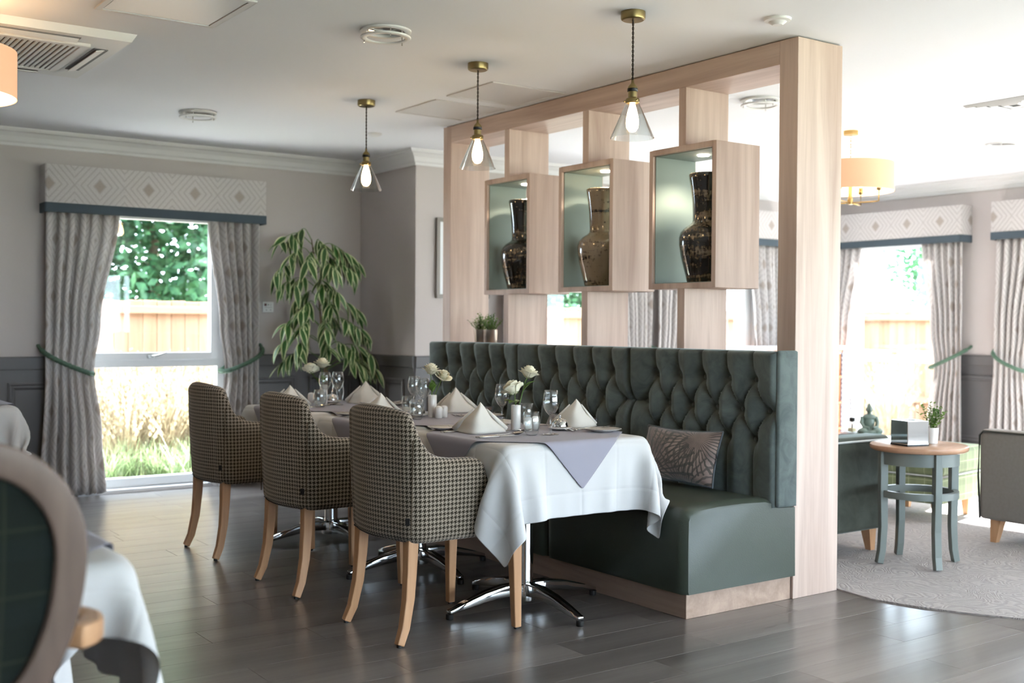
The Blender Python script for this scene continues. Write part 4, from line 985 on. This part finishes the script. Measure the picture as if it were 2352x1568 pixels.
def ceil_panel(x0, x1, y0, y1, name, label, cat, mat, border=.028):
    e = thing(name, label, cat, ((x0+x1)/2, (y0+y1)/2, CZ), 0); hx, hy = (x1-x0)/2, (y1-y0)/2; f = MB(); b = border; t = -.007
    f.box(-hx, hx, -hy, -hy+b, t, 0); f.box(-hx, hx, hy-b, hy, t, 0); f.box(-hx, -hx+b, -hy+b, hy-b, t, 0); f.box(hx-b, hx, -hy+b, hy-b, t, 0); f.build('frame', M_trimw, e, bevel=.002, bseg=1)
    MB().box(-hx+b+.003, hx-b-.003, -hy+b+.003, hy-b-.003, -.004, 0).build('panel', mat, e); return e
M_satin = plain('satin_white', 'd9d9da', .3)
ceil_panel(1.36, 1.885, 4.50, 5.022, 'access_panel', 'square white ceiling hatch at the top left of the picture', 'ceiling hatch', M_satin)
ceil_panel(3.565, 4.072, 5.81, 6.305, 'access_panel', 'farther of two square hatches beside the oak beam', 'ceiling hatch', M_satin, .018)
ceil_panel(3.558, 4.072, 5.197, 5.685, 'access_panel', 'nearer of two square hatches beside the oak beam', 'ceiling hatch', M_satin, .018)
ceil_panel(2.55, 3.07, 3.02, 3.39, 'access_panel', 'hatch corner at the top edge of the picture between the pendants', 'ceiling hatch', M_satin, .018)
# ceiling cassette air conditioner
ac = thing('air_conditioner', 'square white ceiling air conditioner with a ribbed grille at the left', 'air conditioner', (1.145, 5.875, CZ), 0)
a = .507; f = MB().hexa([(-a+.02, -a+.02, -.035), (a-.02, -a+.02, -.035), (a-.02, a-.02, -.035), (-a+.02, a-.02, -.035)], [(-a, -a, 0), (a, -a, 0), (a, a, 0), (-a, a, 0)]); f.build('panel_body', M_whiteplastic, ac)
MB().box(-.30, .30, -.30, .30, -.040, -.034).build('grille_backing', M_darkgap, ac)
fr = MB(); 
for q in ((-.34, .34, -.34, -.30), (-.34, .34, .30, .34), (-.34, -.30, -.30, .30), (.30, .34, -.30, .30)): fr.box(q[0], q[1], q[2], q[3], -.050, -.034)
fr.build('grille_frame', M_whiteplastic, ac, bevel=.003, bseg=1)
sl = MB().box(-.007, .007, -.30, .30, -.048, -.038).build('grille_slat', M_whiteplastic, ac)
for k in range(24):
    o = sl if k == 0 else sl.copy()
    if k: COL.objects.link(o); o.parent = ac
    o.location = (-.2875+.025*k, 0, 0)
for k in range(4):
    g = MB().box(-.27, .27, .375, .44, -.039, -.034).build('air_slot', plain('slot_grey', '7c7d80', .7), ac); g.rotation_euler = (0, 0, k*PI/2)
    g = MB().hexa([(-.265, .385, -.050), (.265, .385, -.050), (.265, .425, -.040), (-.265, .425, -.040)], [(-.265, .385, -.046), (.265, .385, -.046), (.265, .425, -.036), (-.265, .425, -.036)]).build('louvre', M_whiteplastic, ac); g.rotation_euler = (0, 0, k*PI/2)
vg = thing('ceiling_vent', 'square white ceiling vent with nested vanes near the right edge', 'ceiling vent', (6.44, 3.83, CZ), 0)
for k, s in enumerate((.21, .16, .11, .06)):
    f = MB(); rings = [[(-q, -q, z), (q, -q, z), (q, q, z), (-q, q, z)] for q, z in ((s, -.002), (s-.012, -.016+.002*k), (s-.03, -.006))]; f.loft(rings, True, False); f.build('vane', M_whiteplastic, vg, solid=.003)
MB().box(-.20, .20, -.20, .20, -.003, 0).build('dark_core', M_darkgap, vg)
put(MB().lathe([(0, -.030), (.022, -.028), (.036, -.018), (.040, -.014), (.058, -.010), (.06, 0), (0, 0)], 28), 'motion_sensor', M_whiteplastic, (3.83, 3.39, CZ), 0, 'small white motion sensor on the ceiling by the top of the oak post', 'sensor', None, angle=.5)
put(MB().lathe([(0, -.022), (.03, -.021), (.048, -.014), (.052, -.006), (.052, 0), (0, 0)], 28), 'smoke_detector', M_whiteplastic, (3.86, 7.12, CZ), 0, 'flat white smoke detector on the ceiling beside the farthest pendant cord', 'detector', None, angle=.5)
# wall switch panel
sp_ = thing('control_panel', 'small white wall control panel with red symbol beside the curtain', 'wall panel', (3.66, YB, 1.397), 0)
MB().box(-.046, .046, -.014, 0, -.042, .042).build('panel_body', M_whiteplastic, sp_, bevel=.003)
for i, (x, z, wx, wz, c) in enumerate(((-.024, .018, .010, .010, '5a2224'), (0, .019, .004, .005, '3a3d3a'), (.020, .018, .0012, .008, '666660'), (-.022, -.003, .009, .0014, '777770'), (.0, -.003, .010, .0014, '888880'), (.022, -.003, .008, .0014, '6f6f68'), (-.016, -.024, .003, .0035, '555555'), (.02, -.023, .003, .0035, '444444'))):
    MB().box(x-wx, x+wx, -.0152, -.0138, z-wz, z+wz).build('printed_mark', plain('print_%d' % i, c, .6), sp_)
# picture on the lounge wall
pf = thing('framed_picture', 'grey wooden picture frame partly hidden behind the left oak post', 'picture', (4.92, YL, 1.79), 0)
f = MB(); hx, hz, b = .25, .315, .03
f.box(-hx, hx, -.028, -.002, -hz, -hz+b); f.box(-hx, hx, -.028, -.002, hz-b, hz); f.box(-hx, -hx+b, -.028, -.002, -hz+b, hz-b); f.box(hx-b, hx, -.028, -.002, -hz+b, hz-b); f.build('frame', wood('grey_frame_wood', '77706a', '8f8983', 2), pf, bevel=.003)
MB().box(-hx+b, hx-b, -.014, -.004, -hz+b, hz-b).build('white_mount', plain('mount_card', 'e9ebee', .7), pf)
MB().box(-.13, .13, -.0155, -.0142, -.19, .19).build('print', plain('soft_print', 'b9bec4', .7, var=.2, scale=14), pf)

# ---------------------------------------------------------------- tall variegated ficus in the corner
fc = thing('potted_ficus', 'tall variegated weeping ficus standing in the corner by the curtain', 'potted plant', (3.97, 8.16, 0), 0)
MB().lathe([(0, 0), (.13, 0), (.135, .01), (.165, .32), (.17, .335), (.155, .335), (.15, .30), (0, .30)], 32).build('pot', plain('charcoal_pot', '4b4c4c', .5), fc, smooth=True, angle=.7)
MB().lathe([(0, .304), (.148, .302)], 24).build('soil', M_soil, fc)
def catmull(P, k=8):
    P = [Vector(p) for p in P]; C = []
    for i in range(len(P)-1):
        p0, p1, p2, p3 = [P[max(0, min(len(P)-1, i+d))] for d in (-1, 0, 1, 2)]
        for q in range(k):
            t = q/k; C.append(.5*((2*p1)+(p2-p0)*t+(2*p0-5*p1+4*p2-p3)*t*t+(3*p1-p0-3*p2+p3)*t**3))
    return C+[P[-1]]
S1 = catmull([(0, 0, .30), (.02, -.01, .8), (-.01, .0, 1.2), (-.05, .0, 1.6), (-.10, .0, 1.93)]); MB().tube(S1, [.014-.010*i/len(S1) for i in range(len(S1))], 7).build('stem', M_bark, fc, smooth=True)
S2 = catmull([(.03, .02, .30), (.06, .03, .7), (.04, .03, 1.1), (.02, .02, 1.4)]); MB().tube(S2, [.012-.007*i/len(S2) for i in range(len(S2))], 7).build('stem', M_bark, fc, smooth=True)
def leaf_mb(L, W, droop):
    return MB().grid(lambda u, v: (v*L, W/2*math.sin(PI*v**.8)**.9*(2*u-1)*1.0, -droop*v*v*L+.25*abs(2*u-1)*W*.5*math.sin(PI*v)), 4, 8, uvfn=lambda u, v: (u, v))
LV = [leaf_mb(.175, .050, .25).build('leaf', M_ficus, fc, smooth=True), leaf_mb(.16, .046, .5).build('leaf', M_ficus, fc, smooth=True), leaf_mb(.19, .052, .1).build('leaf', M_ficus, fc, smooth=True)]
used_lv = [False]*3; nleaf = [0]
def add_leaf(p, d, i, sc, roll):
    if used_lv[i]: o = LV[i].copy(); COL.objects.link(o); o.parent = fc
    else: o = LV[i]; used_lv[i] = True
    d = d.normalized(); q = d.to_track_quat('X', 'Z'); o.rotation_mode = 'QUATERNION'; o.rotation_quaternion = q @ Matrix.Rotation(roll, 4, 'X').to_quaternion(); o.location = p; o.scale = (sc, sc, sc); nleaf[0] += 1
rf = random.Random(11)
def stem_at(z):
    for a, b in zip(S1, S1[1:]):
        if a.z <= z <= b.z: return a.lerp(b, (z-a.z)/(b.z-a.z+1e-6))
    return S1[-1]
# hanging leaf tassels: (x, y offset from the pot, z) of each tassel root, leaves, sideways spread
TAS = [(-.16, -.02, 1.985, 9, .5), (-.30, -.02, 1.945, 7, .9), (-.02, -.10, 1.90, 10, .4), (.14, -.06, 1.875, 10, .6), (.26, -.02, 1.82, 9, .6), (-.24, -.06, 1.83, 10, .6), (-.31, .0, 1.72, 8, .4), (-.13, -.14, 1.80, 10, .4), (.02, -.16, 1.74, 10, .3), (.20, -.10, 1.72, 9, .5), (-.04, -.15, 1.60, 10, .3), (.05, -.14, 1.56, 9, .3), (-.17, -.06, 1.62, 9, .5), (-.28, .0, 1.60, 8, .6),
       (.03, -.12, 1.45, 9, .3), (.26, -.04, 1.43, 9, .7), (-.13, -.08, 1.42, 8, .5), (-.27, -.06, 1.31, 10, .8), (-.16, -.12, 1.28, 9, .5), (.0, -.14, 1.26, 9, .4), (.22, -.10, 1.29, 9, .6), (.34, -.04, 1.24, 9, .8), (-.28, -.02, 1.16, 9, .8), (-.16, -.10, 1.15, 8, .5), (.02, -.12, 1.12, 8, .4), (.18, -.12, 1.10, 9, .5), (.34, -.10, 1.08, 9, .8), (-.26, -.02, 1.03, 8, .7), (.26, -.14, .98, 9, .6), (.38, -.12, .96, 9, .8), (.10, .0, 1.80, 8, .6), (-.08, .05, 1.50, 8, .7), (.12, .04, 1.35, 8, .7)]
for tx_, ty_, tz_, nl, spd in TAS:
    tx_ -= .05 if tx_ > -.2 else .01
    p1 = Vector((tx_, ty_, tz_)); p0 = stem_at(min(1.92, max(.9, tz_-.06))); md_ = p0.lerp(p1, .55)+Vector((0, 0, .05)); out = Vector((tx_-p0.x, ty_-p0.y, 0))
    out = out.normalized() if out.length > .02 else Vector((0, -1, 0)); end = p1+out*.07+Vector((0, 0, -.05))
    C = catmull([p0, md_, p1, end], 6); MB().tube(C, [.0036-.0022*i/len(C) for i in range(len(C))], 5).build('twig', M_stem, fc, smooth=True)
    for k in range(nl):
        t = .45+.55*k/(nl-1); j = min(len(C)-2, int(t*(len(C)-1))); p = C[j].lerp(C[j+1], t*(len(C)-1)-j); sidev = Vector((-out.y, out.x, 0))*(1 if k % 2 else -1)
        d = out*rf.uniform(.2, .9)*spd*(.7 if tx_ > .12 else 1.3)+sidev*rf.uniform(.1, .9)*.8+Vector((rf.uniform(-.2, .2), rf.uniform(-.3, .05), -rf.uniform(.45, 1.0)))
        add_leaf(p, d, rf.randrange(3), rf.uniform(.8, 1.15), rf.uniform(-.6, .6))
# ---------------------------------------------------------------- lounge furniture
def soft_box(x0, x1, y0, y1, z0, z1, r=.04, seg=4):
    return MB().box(x0, x1, y0, y1, z0, z1)
def rbuild(mb, name, mat, parent, r, uvbox=None):
    o = mb.build(name, mat, parent, smooth=True, bevel=r, bseg=4, angle=.9)
    if uvbox:
        me = o.data; l = me.uv_layers.new(name='UVMap')
        for p in me.polygons:
            n = p.normal
            for li in p.loop_indices:
                c = me.vertices[me.loops[li].vertex_index].co
                l.data[li].uv = (c.x, c.y) if abs(n.z) > .6 else ((c.y, c.z) if abs(n.x) > abs(n.y) else (c.x, c.z))
    return o
M_piping = plain('pale_piping', 'cfd3d2', .6)
M_greyfab = plain('grey_weave', '8b8580', .9, bump=.25, bscale=500, var=.05, scale=60, sheen=.2)
M_taupe = plain('taupe_leather', 'a98c7c', .5, bump=.1, bscale=300)
# dark green velvet sofa: its arm end faces the dining side
sf = thing('velvet_sofa', 'dark green velvet sofa with pale piping behind the oak post', 'sofa', (4.62, 3.96, .007), 0)
rbuild(MB().box(0, .83, 0, .17, .13, .655), 'arm', M_velvet2, sf, .03); rbuild(MB().box(0, .83, 1.55, 1.72, .13, .655), 'arm', M_velvet2, sf, .03)
rbuild(MB().box(0, .20, .17, 1.55, .13, .86), 'backrest', M_velvet2, sf, .04); rbuild(MB().box(.18, .80, .17, 1.55, .13, .32), 'seat_base', M_velvet2, sf, .02)
for k in range(2): rbuild(MB().box(.20, .82, .175+.69*k, .855+.69*k, .32, .46), 'seat_cushion', M_velvet2, sf, .04)
MB().tube([(.0, -.002, .632), (.4, -.004, .632), (.80, -.004, .632), (.826, .01, .632), (.834, .04, .632), (.834, .14, .632)], .0065, 6).build('piping', M_piping, sf, smooth=True)
for x, y in ((.74, .08), (.08, .08), (.74, 1.64), (.08, 1.64)):
    MB().hexa([(x-.018+.02, y-.018, 0), (x+.018+.02, y-.018, 0), (x+.018+.02, y+.018, 0), (x-.018+.02, y+.018, 0)], [(x-.032, y-.032, .135), (x+.032, y-.032, .135), (x+.032, y+.032, .135), (x-.032, y+.032, .135)]).build('leg', M_beech, sf)
# round side table
def side_table(loc, rz, label):
    e = thing('side_table', label, 'side table', loc, rz, 'round green side tables')
    MB().lathe([(0, .605), (.235, .605), (.248, .612), (.252, .622), (.250, .634), (.244, .638), (0, .638)], 56).build('tabletop', wood('side_table_top', 'b58a6d', 'c79f83', 0, .25), e, smooth=True, angle=.7)
    G = plain('sage_green_lacquer', '757d7a', .4)
    MB().lathe([(.185, .535), (.205, .535), (.205, .605), (.185, .605), (.185, .535)], 48).build('apron', G, e, smooth=True, angle=.6)
    MB().lathe([(.178, .36), (.205, .36), (.205, .395), (.178, .395), (.178, .36)], 48).build('stretcher_ring', G, e, smooth=True, angle=.6)
    for k in range(4):
        a = PI/4+k*PI/2; c, s = math.cos(a), math.sin(a)
        MB().sqtube([(.200*c, .200*s, .604), (.200*c, .200*s, .38), (.197*c, .197*s, .20), (.205*c, .205*s, .07), (.218*c, .218*s, .005)], [.021, .021, .019, .018, .017], [.019]*5, up=(-s, c, 0)).build('leg', G, e, bevel=.003)
    return e
side_table((5.285, 3.665, .007), .30, 'round side table with oak top and green legs, carrying the mirrored tissue box')
ct = side_table((6.70, 5.19, .007), .1, 'round side table behind the sofa, under the seated statue'); ct.scale = (1, 1, .76)
# tissue box, plant
tx = thing('tissue_box', 'mirrored cube tissue box on the round side table', 'tissue box', (5.19, 3.655, .646), -.27)
MB().box(-.068, .068, -.068, .068, 0, .132).build('box_body', plain('mirror_silver', 'c9cdd0', .06, 1), tx, bevel=.003)
MB().box(-.069, .069, -.069, .069, -.0, .008).build('base', M_black, tx)
MB().lathe([(0, .1325), (.026, .1325), (.028, .1322)], 24).build('slot', M_darkgap, tx)
hp = thing('potted_sprig', 'small bright green sprig in a white pot behind the tissue box', 'potted plant', (5.372, 3.648, .646), 0)
MB().lathe([(0, 0), (.032, 0), (.038, .085), (.035, .085), (.03, .07), (0, .07)], 22).build('pot', M_china, hp, smooth=True, angle=.7)
herb(77, 30, .085, .15, .014).build('foliage', M_bush, hp, loc=(0, 0, .075))
# diffuser, tray, statue on the far side table
ZS = .4925
tr = put(MB().box(-.15, .15, -.13, .13, 0, .016), 'tray', plain('dark_tray', '3f5058', .3, spec=.6), (6.70, 5.13, ZS), .55, 'dark lacquered tray under the diffuser and the statue', 'tray', None, bevel=.004)
df = thing('reed_diffuser', 'glass reed diffuser with black collar and black sticks', 'diffuser', (6.745, 5.23, ZS+.017), 0)
MB().box(-.026, .026, -.026, .026, 0, .075).build('bottle', glassy('diffuser_glass', (.93, .94, .92, 1)), df, bevel=.005, smooth=True, angle=.6)
MB().box(-.021, .021, -.021, .021, .004, .03).build('oil', plain('pale_oil', 'cdbf95', .2), df)
MB().lathe([(0, .076), (.02, .076), (.021, .08), (.021, .104), (0, .104)], 20).build('collar', M_black, df, smooth=True, angle=.6)
for k in range(5): MB().tube([(.003*k-.006, 0, .03), ((k-2)*.016, (k % 2)*.02-.01, .25)], .0018, 5).build('reed', M_black, df)
bs = MB(); bs.sphere((0, 0, .024), .05, 20, 10, (1.75, 1.15, .48)); bs.sphere((-.05, -.025, .03), .032, 14, 8, (1.2, 1, .75)); bs.sphere((.05, -.025, .03), .032, 14, 8, (1.2, 1, .75))
bs.sphere((0, .008, .085), .040, 18, 12, (1.0, .75, 1.35)); bs.sphere((0, .006, .125), .038, 16, 10, (1.3, .72, .62))
for s in (-1, 1): bs.tube([(s*.046, .006, .128), (s*.058, -.002, .09), (s*.045, -.028, .058), (s*.012, -.045, .052)], [.016, .014, .012, .010], 10)
bs.tube([(0, .006, .13), (0, .002, .165)], [.015, .014], 10); bs.sphere((0, -.002, .182), .024, 16, 12, (.88, .95, 1.12)); bs.sphere((0, .004, .205), .014, 12, 8); bs.lathe([(.006, .214), (.004, .222), (0, .230)], 8, (0, .004, 0))
for s in (-1, 1): bs.sphere((s*.0215, .002, .178), .006, 8, 6, (.5, .8, 1.9))
bs.sphere((0, -.025, .18), .005, 8, 6, (.8, 1, 1.6)); bs.lathe([(0, 0), (.085, 0), (.087, .008), (.078, .014), (0, .014)], 28)
o = bs.build('buddha_statue', plain('verdigris_stone', '6f8079', .5, var=.15, scale=30), None, smooth=True, loc=(6.66, 5.02, ZS+.017), rot=(0, 0, -.62)); md = o.modifiers.new('remesh', 'REMESH'); md.mode = 'VOXEL'; md.voxel_size = .0032; md.use_smooth_shade = True
tag(o, 'grey-green seated meditating statue in front of the lounge window', 'statue')
# tartan footstool, grey armchair, corner bar
ft = thing('footstool', 'sage tartan cube footstool in the sunlight behind the side table', 'footstool', (6.70, 4.62, .007), .15)
rbuild(MB().box(-.30, .30, -.28, .28, .12, .30), 'base', M_tartan2, ft, .02, True); rbuild(MB().box(-.31, .31, -.29, .29, .30, .475), 'seat_pad', M_tartan2, ft, .035, True)
MB().tube([(-.305, -.286, .302), (.305, -.286, .302), (.305, .286, .302), (-.305, .286, .302), (-.305, -.286, .302)], .006, 6).build('piping', M_piping, ft, smooth=True)
for sx in (-1, 1):
    for sy in (-1, 1): MB().hexa([(sx*.22-.016, sy*.21-.016, 0), (sx*.22+.016, sy*.21-.016, 0), (sx*.22+.016, sy*.21+.016, 0), (sx*.22-.016, sy*.21+.016, 0)], [(sx*.22-.028, sy*.21-.028, .13), (sx*.22+.028, sy*.21-.028, .13), (sx*.22+.028, sy*.21+.028, .13), (sx*.22-.028, sy*.21+.028, .13)]).build('leg', M_beech, ft)
ga = thing('grey_armchair', 'grey armchair with dark piping and taupe wing cut off by the right edge', 'armchair', (6.50, 3.42, .007), 0)
for s in (-1, 1):
    x0, x1 = (-.38, -.25) if s < 0 else (.25, .38)
    rbuild(MB().box(x0, x1, -.36, .42, .135, .665), 'arm', M_greyfab, ga, .03)
    xo = -.382 if s < 0 else .382
    MB().tube([(xo, .405, .14), (xo, .418, .40), (xo, .412, .63), (xo, .39, .655), (xo, .0, .655), (xo, -.36, .655)], .006, 6).build('piping', plain('charcoal_piping', '3a3c36', .7), ga, smooth=True)
    W = MB().grid(lambda u, v, s=s: (s*(.37+.03*math.sin(PI*u)), -.40+.02+(.30-.16*v)*u*math.sin(PI*(.12+.88*min(1, v*1.0)))**.5*(1 if v < .92 else .8), .60+v*.50), 10, 12)
    W.build('wing', M_taupe, ga, smooth=True, solid=.05, subsurf=1)
    for y in (.33, -.30):
        MB().hexa([(s*.31-.02-.02*0, y-.018+.02, 0), (s*.31+.016, y-.018+.02, 0), (s*.31+.016, y+.018+.02, 0), (s*.31-.02, y+.018+.02, 0)], [(s*.31-.033, y-.033, .14), (s*.31+.033, y-.033, .14), (s*.31+.033, y+.033, .14), (s*.31-.033, y+.033, .14)]).build('leg', M_beech, ga)
rbuild(MB().box(-.26, .26, -.30, .40, .14, .34), 'seat_base', M_greyfab, ga, .02); rbuild(MB().box(-.245, .245, -.26, .42, .34, .47), 'seat_cushion', M_greyfab, ga, .04)
rbuild(MB().box(-.38, .38, -.46, -.32, .135, 1.12), 'backrest', M_taupe, ga, .05)
# low corner counter with orange timber panels and white lattice
M_orange = wood('orange_timber', 'b56a3e', 'cf8a5c', 0, .45); M_lat = plain('white_lattice', 'e2e0e4', .6)
cb = thing('corner_counter', 'low orange timber counter with white lattice edge in the lounge corner', 'counter', (0, 0, .0075))
X0, X1, Y0, Y1 = 7.62, 8.98, 6.98, 7.40
MB().box(X0+.02, X1-.02, Y0+.02, Y1, 0, 1.00).build('counter_body', M_orange, cb)
MB().box(X0-.02, X1+.02, Y0-.02, Y1+.02, 1.045, 1.075).build('counter_top', M_upvc, cb, bevel=.004)
for k in range(4):
    z = .06+.245*k
    MB().box(X0+.03, X1-.16, Y0+.004, Y0+.02, z+.02, z+.225).build('panel', M_orange, cb, bevel=.004)
    MB().tube([(X0+.02, Y0+.004, z+.236), (X1-.15, Y0+.004, z+.236)], .014, 8).build('batten', M_orange, cb, smooth=True)
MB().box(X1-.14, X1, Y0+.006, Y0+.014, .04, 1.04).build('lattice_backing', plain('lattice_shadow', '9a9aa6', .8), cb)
lt = MB()
for k in range(24):
    z = .02+k*.045
    for d in (-1, 1):
        za, zb = (z, z+.14) if d > 0 else (z+.14, z)
        lt.sqtube([(X1-.14, Y0+.003, min(1.04, max(.04, za))), (X1, Y0+.003, min(1.04, max(.04, zb)))], .008, .004)
lt.build('lattice', M_lat, cb)
for k in range(26): 
    if k % 2 == 0: MB().box(X0+k*.052, X0+(k+1)*.052, Y0-.006, Y0+.02, 1.005, 1.044).build('checker_block', M_lat, cb)
MB().box(X0, X1, Y0, Y0+.02, 1.003, 1.045).build('trim_band', plain('dark_trim', '5a4038', .6), cb)

# ---------------------------------------------------------------- foreground round-backed chair (faces +y)
fcx = thing('round_back_chair', 'pale wooden round-backed armchair with dark tartan upholstery in the lower left corner', 'chair', (.328, 2.00, 0), .06)
A_, B1, B2, zc = .190, .205, .30, .878
def ell(a, sc=1.0, dz=0.0):
    z = math.sin(a); return (A_*sc*math.cos(a), (B1 if z > 0 else B2)*z*(1-(1-sc)*(A_/(B1 if z > 0 else B2)))+zc)
ring = []
for i in range(64):
    a = 2*PI*i/64; xo, zo = ell(a, 1.0); xi, zi = ell(a, .72); lean = lambda z: -.10*(z-.45)
    ring.append([(xo, lean(zo)-.016, zo), (xi, lean(zi)-.016, zi), (xi, lean(zi)+.018, zi), (xo, lean(zo)+.018, zo)])
MB().loft(ring+[ring[0]], True, False).build('back_frame', M_darkbeech, fcx, bevel=.006, smooth=True, angle=.7, bseg=3)
def padf(s):
    m = MB()
    def f(u, v):
        a = 2*PI*u; x, z = ell(a, .74); x *= v; z = zc+(z-zc)*v; return (x, -.10*(z-.45)+s*(.004+.016*(1-v*v)), z)
    m.grid(f, 48, 8, uvfn=lambda u, v: (ell(2*PI*u, .74)[0]*v, (ell(2*PI*u, .74)[1]-zc)*v)); return m
padf(-1).build('back_pad', M_tartan, fcx, smooth=True); padf(1).build('back_pad', M_tartan, fcx, smooth=True)
rbuild(MB().box(-.24, .24, -.0, .44, .40, .49), 'seat', M_tartan, fcx, .03, True)
for s in (-1, 1):
    MB().sqtube([(s*.11, .04, .60), (s*.17, .035, .50), (s*.20, .02, .40), (s*.21, -.03, .2), (s*.215, -.09, 0)], [.024, .024, .024, .02, .016], up=(0, 1, 0)).build('rear_leg', M_darkbeech, fcx, bevel=.005)
    MB().sqtube([(s*.215, .41, .40), (s*.215, .42, 0)], [.024, .016], up=(0, 1, 0)).build('front_leg', M_darkbeech, fcx, bevel=.005)
    arm = catmull([(s*.175, -.02, .735), (s*.205, .01, .730), (s*.235, .06, .725), (s*.245, .12, .722), (s*.225, .20, .72), (s*.215, .29, .715)], 6)
    MB().sqtube(arm, .020, .020).build('arm', M_beech, fcx, bevel=.006, smooth=True, angle=.7)
    MB().sqtube([(s*.215, .27, .70), (s*.215, .31, .45)], .016).build('arm_post', M_darkbeech, fcx, bevel=.004)
